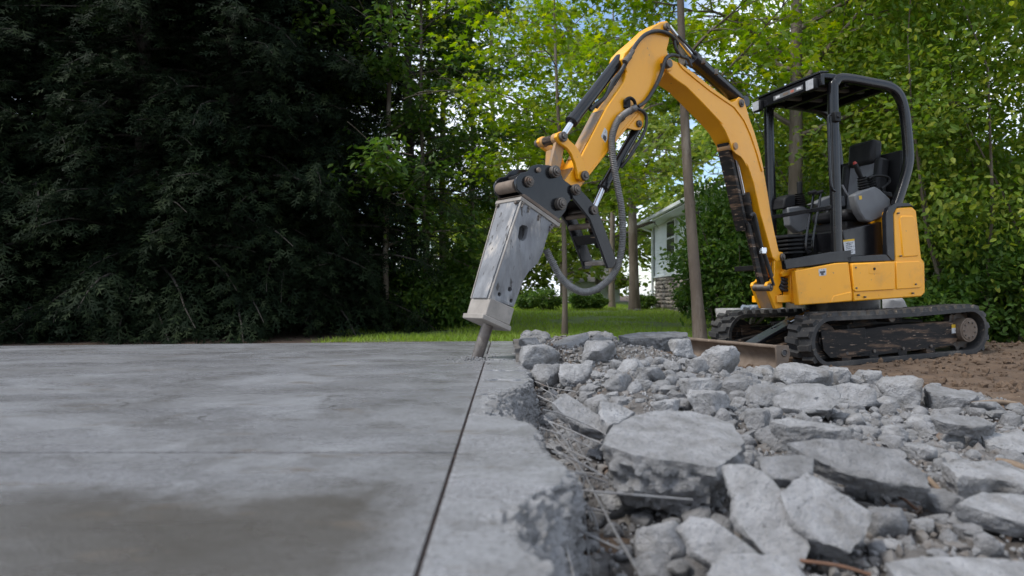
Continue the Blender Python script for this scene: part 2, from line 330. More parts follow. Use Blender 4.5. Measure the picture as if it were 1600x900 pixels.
for i in range(len(CR)-1):
    y0, y1 = CR[i]+.002, CR[i+1]-.002; st = .0055 if y0 < 2 else (.008 if y0 < 3 else .012)
    ys = np.concatenate([[y0, y0, y0+.0012], np.arange(y0+.004, y1-.004, st), [y1-.0012, y1, y1]]); nr_ = len(ys)
    wob = lambda yy, k: np.stack([0*yy+k, yy*30, 0*yy+i], -1)
    xt = np.interp(ys, ey, ex)+.010*fbm(wob(ys, 1), 4, 3)+.006*fbm(wob(ys*3, 5), 2, 4)
    xb = np.maximum(xt+.03, .125+.035*fbm(wob(ys*.25, 9), 3, 8)+.10*sm(3.3, 4.6, ys))
    tt_ = np.linspace(0, 1, 24)[1:]**.75; ft = np.linspace(0, 1, 46)[1:]
    x0 = XJ+G; X_ = np.concatenate([np.full((nr_, 2), x0), np.full((nr_, 1), x0+.0012), x0+.0012+(xt[:, None]-x0-.0012)*tt_[None], xt[:, None]+(xb-xt)[:, None]*ft[None]**.9], 1)
    T2 = np.concatenate([np.zeros(3+len(tt_)), ft])[None]+0*X_; Y_ = ys[:, None]+0*X_
    z = -.215*T2**1.15; br = sm(0.0, .10, T2); p3 = np.stack([X_, Y_, z*1.2], -1)
    n1 = .026*fbm(p3*20+9, 4, 31, .6)+.016*(1-2.6*np.abs(fbm(p3*38+4, 3, 33, .6)))+.006*fbm(p3*110, 2, 35)
    wide = np.clip((xb-xt)/.12, .35, 1.0)[:, None]
    mid = ((np.arange(nr_) > 3) & (np.arange(nr_) < nr_-4))[:, None]*1.0
    gap = [0, .0, .0, .030, .036, .034, .030, .024, 0]; wg = sm(x0, x0+.07, X_)*(.55+.6*vnoise(np.stack([X_*26, 0*X_+i, 0*X_], -1))); lo_ = np.exp(-((Y_-y0)/.02)**2); hi_ = np.exp(-((Y_-y1)/.02)**2)
    Y_ = Y_+np.clip(wg, 0, 2)*(gap[i]*sm(y0+.10, y0, Y_)-gap[i+1]*sm(y1-.10, y1, Y_))
    X_ = X_+br*n1*(1.25-.5*wide); z = z+br*n1*.8*wide-.0015*(T2 == 0)*(fbm(p3*60, 2, 2) > .42)+.0007*fbm(p3*30, 3, 6)*(T2 == 0)
    Yw = Y_+br*.020*fbm(p3*24+5, 4, 37, .62)*mid+.003*vnoise(np.stack([X_*40, 0*X_+CR[i]*9, 0*X_], -1))*(Y_ < (y0+y1)/2)+.003*vnoise(np.stack([X_*40, 0*X_+CR[i+1]*9, 0*X_], -1))*(Y_ > (y0+y1)/2)
    z[0, :] = -.24; z[-1, :] = -.24; z[:, 0] = -.24
    z[1, :] -= .0012; z[-2, :] -= .0012; z[:, 1] -= .0012
    link('broken_panel', broken(finish(gridmesh('broken_panel', X_, Yw, z), 60), nr_, X_.shape[1], 2+len(tt_)), None, slab)
# ------------------------------------------------------------------ rubble
def heap_z(X, Y):
    X = np.asarray(X, float); Y = np.asarray(Y, float)
    a = .265*sm(1.0, 4.7, Y)*(1-.92*sm(.85, 1.75, X+.10*(Y-4)))*(1-sm(5.6, 6.3, Y+.0*X))
    tr = 1-(1-sm(.18, .6, X))*sm(4.2, 3.0, Y)*.95
    return -.218+a*tr-.015*(1-sm(.3, .5, X))*sm(3.2, 2.4, Y)
def on_heap(u, v, dz=0.0):
    r = ray(u, v); t = np.linspace(.7, 8, 1500); p = EYE[None]+r[None]*t[:, None]; k = np.argmax(p[:, 2] < heap_z(p[:, 0], p[:, 1])+dz)
    return p[k if k > 0 else -1]
hx, hy = np.meshgrid(np.arange(.06, 3.3, .022), np.arange(.5, 6.2, .022)); hp = np.stack([hx, hy, 0*hx], -1)
inside = 1-sm(-.25, .15, hx-(2.35+.28*fbm(hp*1.3, 3)))*sm(1.2, 2.6, hy)
inside = inside*(1-sm(5.0, 5.5, hy-.3*(1.9-hx)+.25*fbm(hp*1.5, 3, 4)))
hz = heap_z(hx, hy)+.022*fbm(hp*5, 4, 21)+.016*fbm(hp*17, 3, 22)
tag(link('rubble_bed', gridmesh('rubble_bed', hx, hy, hz*inside+(-.33)*(1-inside)), 'rubble_dust'), 'grey dusty bed of crushed concrete and soil beside the slab', 'rubble', kind='stuff')
def ico(n):
    bm = bmesh.new(); bmesh.ops.create_icosphere(bm, subdivisions=n, radius=1.0); bm.verts.ensure_lookup_table()
    V = np.array([v.co[:] for v in bm.verts]); Fa = np.array([[v.index for v in f.verts] for f in bm.faces]); bm.free(); return V, Fa
ICO = {n: ico(n) for n in (1, 2, 3, 4, 5)}
def rock_verts(seed, kind='lump', sub=3, rough=1.0):
    """unit rock: planes cut a ball, broken faces rougher than the old flat ones"""
    r = np.random.default_rng(seed); V, Fa = ICO[sub]; N_ = []; D = []
    if kind == 'slab':
        for z in (1, -1): n = np.array([r.normal(0, .06), r.normal(0, .06), z]); N_.append(n/np.linalg.norm(n)); D.append(.50)
        k = r.integers(5, 8); a0 = r.uniform(0, 6.28)
        for j in range(k):
            a = a0+2*math.pi*(j+r.uniform(-.25, .25))/k; n = np.array([math.cos(a), math.sin(a), r.normal(0, .35)]); N_.append(n/np.linalg.norm(n)); D.append(r.uniform(.66, .86))
    else:
        for j in range(11):
            n = r.normal(size=3); N_.append(n/np.linalg.norm(n)); D.append(r.uniform(.62, .95))
        N_.append(np.array([0, 0, 1.])); D.append(r.uniform(.6, .8))
    N_ = np.array(N_); D = np.array(D); dots = V@N_.T; q = np.where(dots > .05, D[None]/np.maximum(dots, .05), 9.0)
    qm = q.min(1); rad = np.minimum(qm-np.log(np.exp(-45*(q-qm[:, None])).sum(1))/45, 1.25); who = q.argmin(1)
    P_ = V*rad[:, None]; nz = .45*fbm(P_*2.4+seed*3.1, 3, seed % 97, .55)+(.9*(1-2*np.abs(fbm(P_*3.6+seed, 4, seed % 53, .6)))-.3)*.75+.55*fbm(P_*15+seed, 2, seed % 41, .7)*(sub > 2)
    am = np.where((kind == 'slab') & (who < 2), .03, .135)*rough
    P_ = P_*(1+nz*am)[:, None]
    P_ = P_/np.array([np.ptp(P_[:, 0])/2, np.ptp(P_[:, 1])/2, np.ptp(P_[:, 2])/2]); return P_-((P_.max(0)+P_.min(0))/2), Fa
def rock_mesh(seed, kind, sub, dims, rough=1.0):
    P_, Fa = rock_verts(seed, kind, sub, rough); return finish(bulk('rock', P_*np.array(dims)/2, Fa), 50)
PLACED = []
def rock(px, py, w, h, label, kind='lump', dz=.0, yaw=0., tx=0., ty=0., depth=.8, sub=4, seed=None, sink=.15, Y=None, cat='concrete chunk', squash=1.0):
    """a broken piece seen at (px,py), w x h pixels large, standing on the heap where its foot meets it"""
    foot = on_heap(px, py+h*.38, dz) if Y is None else at(px, py+h*.38, Y)
    k = foot[1]/F; W = w*k; H = h*k*squash; D_ = W*depth; seed = seed or int(px*7+py)
    if kind == 'slab': H *= .9
    me = rock_mesh(seed, kind, sub, (W, D_, H))
    c = at(px, py, foot[1]+D_*.25)
    R = Matrix.Translation(Vector(c)) @ Matrix.Rotation(tx, 4, 'X') @ Matrix.Rotation(ty, 4, 'Y') @ Matrix.Rotation(yaw, 4, 'Z')
    o = link('concrete_chunk', me, 'concrete_chunk', world=R); PLACED.append((c[0], c[1], max(W, D_)/2))
    return tag(o, label, cat, 'broken concrete pieces in the rubble heap')
def plate(poly, z, n, thick, label, rough=1.0, lean=(0, 0), seed=1, flat=.006):
    """a traced slab fragment: its upper face is unprojected onto its own tilted plane, the torn sides drop by the thickness"""
    n = np.array(n, float); n /= np.linalg.norm(n); A = np.array(poly, float); cpx = A.mean(0); c = atz(cpx[0], cpx[1], z)
    pts = np.array([EYE+ray(u, v)*(((c-EYE)@n)/(ray(u, v)@n)) for u, v in A])
    ctr = pts.mean(0); k = len(pts); per = []
    for i in range(k):                                              # resample the outline
        a, b_ = pts[i], pts[(i+1) % k]; m_ = max(2, int(np.linalg.norm(b_-a)/.009)); per += [a+(b_-a)*j/m_ for j in range(m_)]
    per = np.array(per); M_ = len(per)
    outd = per-ctr; outd -= np.outer(outd@n, n); outd /= np.linalg.norm(outd, axis=1)[:, None]
    per = per+outd*(.011*fbm(per*16+seed, 3, seed)+.005*fbm(per*60, 2, seed))[:, None]*rough
    rows = []; nr = 14
    for j in range(nr): t = (j/nr)**.8; rows.append((ctr+(per-ctr)*t*.985, 0.0, 0.0))
    R_ = [x[0]+n*(flat*fbm(x[0]*9+seed, 4, seed+1)+.005*fbm(x[0]*45, 3, 5))[:, None] for x in rows]
    ns = 14; sl = np.array([lean[0], 0, lean[1]])
    for j in range(ns+1):
        t = j/ns; q = per-n*thick*t-outd*(.32*thick*t**1.3)+sl*t
        am = (.24*thick*sm(0, .22, t)+.0015)*rough; am *= 1.0-.3*(t > .9)
        q = q+outd*(am*fbm(q*19+seed*2, 4, seed+3, .65)+.09*thick*rough*sm(0, .2, t)*(1-2.4*np.abs(fbm(q*34, 3, seed+9))))[:, None]-n*(.10*thick*sm(0, .3, t)*fbm(q*40+7, 3, seed+5))[:, None]; R_.append(q-n*(.002 if j == 0 else 0))
    last = R_[-1]; cb = last.mean(0)
    for t in (.6, .0): R_.append(cb+(last-cb)*t)
    V = np.concatenate(R_); i = np.arange(M_); Fs = []
    for r_ in range(len(R_)-1): Fs.append(np.stack([r_*M_+i, r_*M_+(i+1) % M_, (r_+1)*M_+(i+1) % M_, (r_+1)*M_+i], -1))
    me = bulk('plate', V-ctr, np.concatenate(Fs)); bm = bmesh.new(); bm.from_mesh(me); bmesh.ops.remove_doubles(bm, verts=bm.verts, dist=.0006); bmesh.ops.recalc_face_normals(bm, faces=bm.faces); bm.to_mesh(me); bm.free()
    o = link('concrete_chunk', finish(me, 48), 'concrete_chunk', world=Matrix.Translation(Vector(ctr)))
    s = np.ptp(per, axis=0); PLACED.append((ctr[0], ctr[1], max(s[0], s[1])/2*.8))
    return tag(o, label, 'concrete chunk', 'broken concrete pieces in the rubble heap')
# traced fragments, near to far
plate([(940, 692), (958, 668), (985, 650), (1022, 641), (1082, 641), (1142, 660), (1166, 690), (1150, 712), (1118, 729), (1072, 722), (1030, 717), (985, 709)], -.005, (.05, -.12, 1), .16, 'largest thick concrete block with pitted front face beside the rebar', 1.05, seed=3, flat=.010)
plate([(1129, 728), (1160, 724), (1192, 736), (1216, 757), (1246, 801), (1261, 850), (1256, 888), (1200, 872), (1152, 816), (1140, 770)], -.085, (-.18, -.62, .78), .07, 'long grey plate leaning between the largest block and the smooth dark plate', 1.0, seed=5, flat=.012)
plate([(1185, 713), (1228, 711), (1271, 712), (1266, 738), (1240, 747), (1198, 744)], -.03, (0, -.25, 1), .035, 'small flat pale plate lying on the leaning plates', .8, seed=7)
plate([(1222, 770), (1262, 738), (1302, 760), (1365, 800), (1353, 838), (1330, 864), (1288, 850), (1236, 810)], -.09, (.12, -.55, .82), .055, 'smooth dark grey plate tilted toward the slab under a small pale plate', .9, seed=9, flat=.004)
plate([(1228, 692), (1285, 686), (1345, 690), (1392, 702), (1446, 738), (1456, 764), (1380, 752), (1330, 742), (1262, 712)], -.05, (.05, -.42, .9), .05, 'long wedge shaped plate with sharp right tip mid heap', 1.1, seed=11, flat=.012)
plate([(864, 628), (882, 613), (912, 632), (940, 650), (948, 664), (944, 674), (915, 668), (888, 652)], -.03, (.1, -.45, .88), .05, 'cracked plate leaning into the trench behind the rebar', .9, seed=13)
plate([(937, 626), (962, 628), (992, 644), (978, 656), (950, 668), (940, 648)], -.015, (.25, -.4, .88), .05, 'pointed fragment leaning against the cracked plate by the trench', .9, seed=15)
plate([(1474, 722), (1545, 717), (1600, 738), (1660, 752), (1650, 765), (1560, 748), (1500, 746)], -.09, (0, -.15, 1), .075, 'broad flat block with rough front at the far right of the heap', 1.2, seed=17)
plate([(1500, 786), (1535, 768), (1600, 772), (1660, 800), (1640, 826), (1560, 806)], -.125, (.05, -.3, .95), .05, 'pale slab fragment with dark underside near the right picture edge', 1.0, seed=19)
plate([(1386, 878), (1440, 868), (1520, 868), (1620, 878), (1660, 912), (1540, 930), (1410, 915)], -.15, (0, -.25, 1), .05, 'flat pale slab fragment at the bottom right corner', .9, seed=21)
plate([(1056, 826), (1078, 806), (1112, 812), (1150, 836), (1184, 862), (1170, 884), (1120, 885), (1080, 862)], -.12, (-.15, -.72, .67), .06, 'dark smooth faced stone below the largest block', .7, seed=23, flat=.004)
plate([(1104, 896), (1130, 868), (1180, 862), (1232, 870), (1262, 900), (1240, 930), (1150, 935)], -.13, (0, -.4, .9), .06, 'rounded pale fragment at the bottom edge below the leaning plates', .9, seed=25)
plate([(1205, 657), (1230, 653), (1290, 660), (1334, 668), (1330, 674), (1280, 670), (1230, 664)], -.02, (0, -.12, 1), .055, 'long narrow slab piece with dark broken side in the middle of the heap', 1.0, seed=27)
plate([(862, 536), (890, 524), (917, 519), (922, 527), (902, 540), (878, 546)], .085, (-.1, -.3, .95), .05, 'tilted flat slab topping the far heap next to the breaker', .9, seed=29)
plate([(966, 524), (1000, 519), (1040, 518), (1074, 519), (1073, 525), (1030, 527), (985, 529)], .115, (0, -.10, 1), .11, 'long thick slab lying flat on top of the far heap', 1.0, seed=31)
plate([(1458, 652), (1480, 648), (1530, 650), (1558, 662), (1520, 666), (1475, 660)], -.09, (0, -.15, 1), .05, 'brownish long block at the right of the heap below the stick', 1.0, seed=33)
R_ = rock
R_(936, 553, 64, 42, 'pale angular block below the tilted flat slab', yaw=.4)
R_(1062, 548, 56, 38, 'angular block under the right end of the long flat slab', 'lump', yaw=1.0)
R_(1124, 567, 68, 56, 'big rounded lump in front of the dozer blade', yaw=.2)
R_(1088, 575, 40, 30, 'small lump wedged left of the big rounded lump', yaw=.7)
R_(1250, 593, 100, 52, 'broad block in front of the near track idler', 'lump', yaw=.3)
R_(1312, 592, 50, 36, 'pitted lump right of the broad block by the track', yaw=.9)
R_(1362, 595, 46, 34, 'peaked lump against the bare soil beside the track', yaw=.5)
R_(1412, 618, 76, 62, 'tall rough lump at the soil edge of the heap', yaw=.2)
R_(1482, 627, 84, 40, 'flat grey block at the soil edge beside the stick', 'slab', yaw=.2, tx=.15)
R_(1196, 624, 84, 44, 'oval block with flat dark underside', 'lump', yaw=.1)
R_(1262, 632, 122, 60, 'wide triangular block in the middle of the heap', 'lump', yaw=.6)
R_(1330, 625, 78, 52, 'dark bellied boulder right of the triangular block', 'lump', yaw=.3)
R_(1092, 612, 66, 46, 'pale block behind the largest block', yaw=.5)
R_(1108, 634, 72, 50, 'pitted boulder just behind the top of the largest block', yaw=.1)
R_(1182, 664, 50, 50, 'upright lump behind the small pale plate', yaw=.8)
R_(1216, 690, 70, 44, 'grey lump partly under the long wedge plate', yaw=.4)
R_(1448, 622, 30, 30, 'small round lump in the gap below the tall rough lump', yaw=.4)
R_(1434, 662, 40, 26, 'small tan lump in the loose gravel at right', yaw=.4)
R_(1400, 680, 46, 30, 'pale loose lump above the long wedge plate tip', yaw=.4)
R_(1490, 690, 40, 26, 'small rounded lump above the broad flat block', yaw=.9)
R_(1540, 640, 56, 28, 'tan edged lump under the grey stick', yaw=.2)
R_(1572, 700, 80, 36, 'dark ridge fragment near the right picture edge', 'slab', yaw=.4, tx=.3)
R_(1440, 712, 56, 34, 'dark pitted lump behind the wedge plate tip', yaw=.2)
R_(1032, 852, 88, 66, 'knobbly crumbling lump below the largest block', yaw=.4, tx=.2)
R_(1022, 888, 80, 50, 'knobbly lump at the bottom edge right of the long rebar', yaw=1.1)
R_(968, 790, 70, 40, 'rough crumb shelf at the left foot of the largest block', yaw=.2)
R_(1385, 822, 70, 60, 'dark crumbling lump right of the smooth dark plate', yaw=.2)
R_(1470, 790, 80, 40, 'soil coated lump under the wedge plate tip', yaw=.6)
R_(842, 560, 70, 46, 'pitted block against the broken slab edge at the far end', 'lump', yaw=.3)
R_(852, 590, 60, 44, 'crumbled block on the broken slab edge', 'lump', yaw=.9)
R_(830, 540, 46, 26, 'low pitted lump beside the far slab corner', yaw=.9)
R_(898, 588, 56, 40, 'grey lump in the heap below the pale angular block', yaw=.2)
R_(965, 600, 50, 36, 'small angular block in the finer rubble', yaw=.2)
R_(1018, 590, 50, 36, 'fist sized block below the long flat slab', yaw=.5)
R_(1040, 640, 60, 34, 'flat topped lump behind the left end of the largest block', yaw=.5)
R_(985, 575, 44, 28, 'small pale lump between the flat slabs', yaw=.5)
# ---- smaller lumps that nothing tells apart
big = np.array(PLACED); lumps = []; tries = 0
var = [finish(bulk('rock', rock_verts(900+k, 'slab' if k % 4 == 0 else 'lump', 3)[0]/2, ICO[3][1]), 50) for k in range(14)]
for me in var: me.materials.append(MATS['concrete_chunk'])
while len(lumps) < 290 and tries < 20000:
    tries += 1
    Y = RNG.uniform(1.1, 5.6); X = RNG.uniform(.2, 2.75)
    u = CX+F*X/Y
    if u > 1640 or X > 2.45+.2*RNG.normal() or Y > 5.0+.35*(1.9-X): continue
    v = CY+F*(EYE[2]-float(heap_z(X, Y))-.05)/Y
    if X < .42 and Y < 2.8 and RNG.uniform() < .5: continue
    if (955 < u < 1085 and v < 560) or (852 < u < 926 and v < 556): continue
    s = float(np.clip(RNG.lognormal(math.log(.05), .4), .022, .12))*(0.75+.12*Y)
    d = np.hypot(big[:, 0]-X, big[:, 1]-Y)
    if (d < big[:, 2]*.72+s*.25).any() or any((a-X)**2+(b-Y)**2 < ((s+c)*.42)**2 for a, b, c in lumps): continue
    lumps.append((X, Y, s)); me = var[RNG.integers(len(var))]
    z = float(heap_z(X, Y))+s*.20
    R = Matrix.Translation((X, Y, z)) @ Matrix.Rotation(RNG.uniform(0, 6.28), 4, 'Z') @ Matrix.Rotation(RNG.normal(0, .35), 4, 'X') @ Matrix.Diagonal((s*RNG.uniform(.9, 1.3), s*RNG.uniform(.8, 1.1), s*RNG.uniform(.6, .85), 1))
    tag(link('concrete_lump', me, world=R), 'one of the many small grey lumps strewn between the big broken pieces', 'concrete chunk', 'small concrete lumps strewn in the rubble')
# ---- countless lesser lumps
def crumble(n, seed, s0, s1):
    r = np.random.default_rng(seed); Vs = []; Fs = []; k = 0; shapes = [rock_verts(1200+j, 'lump', 2)[0]/2 for j in range(10)]; Fa = ICO[2][1]; t = 0
    while k < n and t < n*20:
        t += 1; Y = r.uniform(1.1, 5.7); X = r.uniform(.16, 2.7); s = math.exp(r.uniform(math.log(s0), math.log(s1)))*(.55+.2*Y)
        if CX+F*X/Y > 1640 or X > 2.5+.15*r.normal() or Y > 5.1+.35*(1.9-X) or (np.hypot(big[:, 0]-X, big[:, 1]-Y) < big[:, 2]*.62).any(): continue
        u = CX+F*X/Y; v = CY+F*(EYE[2]-float(heap_z(X, Y))-.05)/Y
        if X < .42 and Y < 2.8 and r.uniform() < .4: continue
        if (955 < u < 1085 and v < 556) or (852 < u < 926 and v < 552): continue
        R = np.array((Matrix.Rotation(r.uniform(0, 6.28), 3, 'Z') @ Matrix.Rotation(r.normal(0, .5), 3, 'X'))); V = (shapes[r.integers(10)]*np.array([s, s*r.uniform(.7, 1), s*r.uniform(.55, .9)]))@R.T
        Vs.append(V+np.array([X, Y, float(heap_z(X, Y))+s*r.uniform(.05, .3)])); Fs.append(Fa+k*len(V)); k += 1
    return finish(bulk('rubble_crumbs', np.concatenate(Vs), np.concatenate(Fs)), 45)
tag(link('rubble_crumbs', crumble(1250, 77, .024, .085), 'concrete_chunk'), 'dense mass of fist sized crushed concrete between the larger pieces', 'rubble', kind='stuff')
# ---- gravel
def gravel(n, seed, xr, yr, s0, s1, zf, keep):
    r = np.random.default_rng(seed); V, Fa = ICO[1]; X = r.uniform(*xr, n); Y = yr[0]+(yr[1]-yr[0])*r.uniform(0, 1, n)**1.25; k = keep(X, Y); X, Y = X[k], Y[k]; n = len(X)
    s = np.exp(r.uniform(math.log(s0), math.log(s1), n)); st = r.uniform(.6, 1.2, (n, 3))*s[:, None]
    J = 1+.28*r.normal(size=(n, len(V))); a = r.uniform(0, 6.28, n); ca, sa = np.cos(a), np.sin(a)
    Q = V[None]*J[..., None]*st[:, None]; Q = np.stack([Q[..., 0]*ca[:, None]-Q[..., 1]*sa[:, None], Q[..., 0]*sa[:, None]+Q[..., 1]*ca[:, None], Q[..., 2]], -1)
    Q += np.stack([X, Y, zf(X, Y)+s*.3], -1)[:, None]
    return bulk('gravel', Q.reshape(-1, 3), (Fa[None]+(np.arange(n)*len(V))[:, None, None]).reshape(-1, 3), smooth=False)
keep = lambda X, Y: ((X > .47) | (Y > 2.7) | (vnoise(np.stack([X*211, Y*211, 0*X], -1)) > -.1)) & (CX+F*X/Y < 1650) & (X < 2.6+.2*np.sin(Y*7)) & (Y < 5.2+.35*(1.9-X))
tag(link('gravel', gravel(10500, 3, (.12, 2.9), (1.0, 5.6), .005, .022, heap_z, keep), 'gravel'), 'loose grey crumbs and gravel filling the gaps between broken concrete', 'gravel', kind='stuff')
tag(link('concrete_grit', gravel(7000, 9, (.12, 2.9), (1.0, 5.4), .003, .010, lambda X, Y: heap_z(X, Y)+.012, keep), 'concrete_chunk'), 'pale crushed concrete grit lying over the soil and gravel of the heap', 'grit', kind='stuff')
tag(link('dirt_clods', gravel(5200, 5, (1.0, 8), (2.6, 9), .006, .034, dirt_z, lambda X, Y: (X > 2.1) | (Y > 5.2)), 'dirt'), 'small brown clods scattered over the churned soil', 'dirt', kind='stuff')
# ---- reinforcing rods
def rod(pts, r, label, m='rebar_steel', name='rebar_rod', cat='rebar', n=6, ribs=True):
    q = spline(pts, 10); mb = MB(); mb.tube(q, r*(.74 if name == 'rebar_rod' else 1), 8)
    return tag(mb.build(name, m, smooth=60), label, cat, 'bent rods sticking out of the broken slab' if name == 'rebar_rod' else None)
rod([atz(852, 592, -.06), atz(890, 690, -.09), atz(940, 792, -.10), atz(1004, 905, -.11)], .0042, 'longest straight rebar rod running along the trench to the bottom edge')
rod([at(872, 762, 1.60), at(930, 768, 1.57), at(1000, 774, 1.56), at(1082, 781, 1.55)], .0036, 'horizontal rebar rod crossing in front of the largest block')
rod([at(862, 800, 1.5), at(905, 828, 1.46), at(968, 858, 1.42)], .0036, 'short rod slanting down from the near broken slab corner')
rod([at(872, 800, 1.42), at(884, 850, 1.34), at(900, 915, 1.26)], .0033, 'steep thin rod dropping beside the near broken slab corner')
rod([at(898, 740, 1.75), at(912, 800, 1.6), at(918, 850, 1.46), at(924, 910, 1.34)], .0026, 'dark thin rod bending down left of the longest rod')
rod([at(862, 705, 1.78), at(900, 720, 1.76), at(950, 748, 1.74)], .0034, 'rod sloping from the slab toward the left side of the largest block')
rod([at(868, 742, 1.66), at(905, 740, 1.72), at(948, 754, 1.74)], .003, 'rod arching over the trench left of the largest block')
rod([at(850, 655, 2.2), at(890, 672, 2.15), at(940, 694, 2.1)], .0038, 'rod reaching from the slab to the corner of the largest block')
rod([at(845, 606, 3.0), at(872, 622, 2.9), at(900, 650, 2.7), at(915, 676, 2.5)], .0034, 'rod curving down between the notch and the cracked plate')
rod([at(866, 724, 1.74), at(892, 760, 1.66), at(915, 790, 1.6), at(925, 815, 1.55)], .0028, 'thin rod bending into the trench below the near slab corner')
rod([at(878, 752, 1.62), at(898, 766, 1.62), at(925, 800, 1.58), at(935, 830, 1.5)], .003, 'thin rod crossing under the horizontal rod')
rod([at(848, 640, 2.35), at(880, 648, 2.35), at(935, 672, 2.3), at(958, 690, 2.2)], .0036, 'curved rod under the cracked plate')
rod([at(862, 672, 2.05), at(885, 700, 1.98), at(925, 720, 1.9)], .003, 'thin curved wire across the longest rod')
rod([at(840, 618, 2.7), at(870, 632, 2.65), at(905, 640, 2.6)], .0034, 'short rod poking out below the chipped notch')
rod([at(850, 690, 1.9), at(880, 712, 1.85), at(900, 730, 1.8), at(905, 760, 1.7)], .0026, 'hooked wire in the trench beside the slab')
rod([at(1340, 744, 1.92), at(1400, 772, 1.86), at(1432, 796, 1.8)], .0045, 'thin brown twig under the wedge plate', 'rust_rod', 'twig', 'twig')
rod([at(1440, 738, 1.98), at(1470, 768, 1.9), at(1502, 804, 1.82)], .0075, 'grey stick lying down the slope right of the wedge plate', 'dead_wood', 'stick', 'stick')
rod([at(1250, 876, 1.42), at(1310, 884, 1.4), at(1360, 898, 1.38)], .0042, 'rusty rod at the bottom edge under the smooth dark plate', 'rust_rod', 'rusty_rod', 'rebar')
rod([at(1520, 631, 3.45), at(1560, 628, 3.5), at(1592, 632, 3.5)], .013, 'grey brown stick on the soil at the right edge of the heap', 'dead_wood', 'stick', 'stick')
rod([at(1556, 722, 2.3), at(1580, 726, 2.28), at(1612, 738, 2.25)], .016, 'brown root piece at the right picture edge', 'dead_wood', 'root', 'root')

for k, (pts, r, lab) in enumerate((
    ([(850, 650, 2.2), (884, 690, 2.05), (915, 745, 1.85), (945, 800, 1.65)], .0026, 'thin mesh wire running beside the longest rod'),
    ([(858, 612, 2.9), (885, 655, 2.45), (905, 700, 2.1), (930, 735, 1.9)], .0026, 'thin mesh wire between the cracked plate and the slab'),
    ([(842, 668, 2.05), (880, 680, 2.02), (925, 700, 1.98)], .0026, 'thin cross wire below the cracked plate'),
    ([(852, 728, 1.75), (890, 735, 1.74), (940, 742, 1.72)], .0026, 'thin cross wire level with the top of the near slab corner'),
    ([(880, 775, 1.56), (905, 790, 1.52), (950, 800, 1.5)], .0026, 'thin cross wire below the horizontal rod'),
    ([(836, 596, 3.15), (862, 606, 3.1), (900, 612, 3.05)], .0028, 'short thin wire at the far end of the trench'),
    ([(868, 690, 1.95), (895, 712, 1.9), (912, 745, 1.8), (905, 775, 1.7)], .0022, 'curled thin wire in the middle of the trench'))):
    rod([at(*p) for p in pts], r, lab)
# crushed chips round the chisel point
def chips(n, seed):
    r = np.random.default_rng(seed); V, Fa = ICO[1]; a = r.uniform(0, 6.28, n); d = .03+.22*r.uniform(0, 1, n)**1.6; s = r.uniform(.002, .009, n)*(1.3-d*2.5); X = -.186+d*np.cos(a)*.9; Y = 4.20+d*np.sin(a)*1.6
    Q = V[None]*(1+.3*r.normal(size=(n, len(V))))[..., None]*(s[:, None]*r.uniform(.5, 1.1, (n, 3)))[:, None]+np.stack([X, Y, s*.35], 1)[:, None]
    return bulk('concrete_chips', Q.reshape(-1, 3), (Fa[None]+(np.arange(n)*len(V))[:, None, None]).reshape(-1, 3), smooth=False)
tag(link('concrete_chips', chips(170, 4), 'concrete_chunk'), 'crushed chips scattered on the slab around the chisel point', 'debris', kind='stuff')
# ------------------------------------------------------------------ excavator
mat('yellow_paint', (.89, .392, .006), (.82, .35, .006), rough=.36, scale=2.2, bump=.12, bscale=18, bdist=.003, c3=(.50, .26, .05), s3=2.2, p3=(.56, .86), c4=(.20, .12, .06), s4=26, p4=(.69, .75), rvar=.08, coat=.15)
mat('yellow_worn', (.50, .25, .06), (.36, .20, .09), rough=.55, scale=9, bump=.25, bscale=40, bdist=.003, c3=(.22, .17, .13), s3=6, p3=(.45, .62), stretch=(1, 1, .45))
mat('black_paint', (.007, .0075, .009), (.014, .014, .016), spec=.4, rough=.2, scale=5, bump=.15, bscale=40, bdist=.002, c3=(.06, .05, .042), s3=9, p3=(.68, .84), c4=(.22, .18, .14), s4=60, p4=(.74, .78), rvar=.07)
mat('black_scuffed', (.009, .009, .010), (.02, .018, .017), spec=.2, rough=.5, scale=6, bump=.3, bscale=50, bdist=.003, c3=(.15, .095, .062), s3=5, p3=(.52, .66), c4=(.26, .19, .14), s4=20, p4=(.64, .69), stretch=(.6, .6, 4))
mat('rubber', (.016, .0165, .018), (.034, .033, .033), rough=.66, scale=7, bump=.35, bscale=60, bdist=.004, c3=(.11, .10, .088), s3=4, p3=(.5, .76), c4=(.16, .13, .10), s4=30, p4=(.64, .72))
mat('hose_rubber', (.014, .014, .016), (.03, .03, .03), rough=.5, scale=20, c3=(.12, .11, .10), s3=18, p3=(.62, .75))
mat('hose_spring', (.24, .235, .23), (.14, .138, .135), rough=.5, metal=.3, scale=30, c3=(.19, .17, .15), s3=14, p3=(.58, .72))
mat('chrome', (.62, .64, .67), (.5, .52, .55), rough=.14, metal=1.0, scale=8)
mat('pin_steel', (.10, .09, .085), (.16, .14, .12), rough=.5, metal=.7, scale=24, c3=(.10, .06, .04), s3=20, p3=(.52, .66), bump=.3, bscale=120, bdist=.002)
mat('breaker_grey', (.235, .24, .252), (.14, .142, .15), stretch=(1.7, 1.7, .55), rough=.5, metal=.2, scale=9, detail=9, bump=.6, bscale=26, bdist=.006, c3=(.38, .35, .32), s3=7, p3=(.54, .66), c4=(.06, .055, .052), s4=15, p4=(.62, .68), rvar=.12)
mat('breaker_dusty', (.31, .28, .25), (.21, .19, .17), rough=.75, metal=.05, scale=8, bump=.4, bscale=60, bdist=.004, c3=(.20, .19, .18), s3=7, p3=(.58, .7))
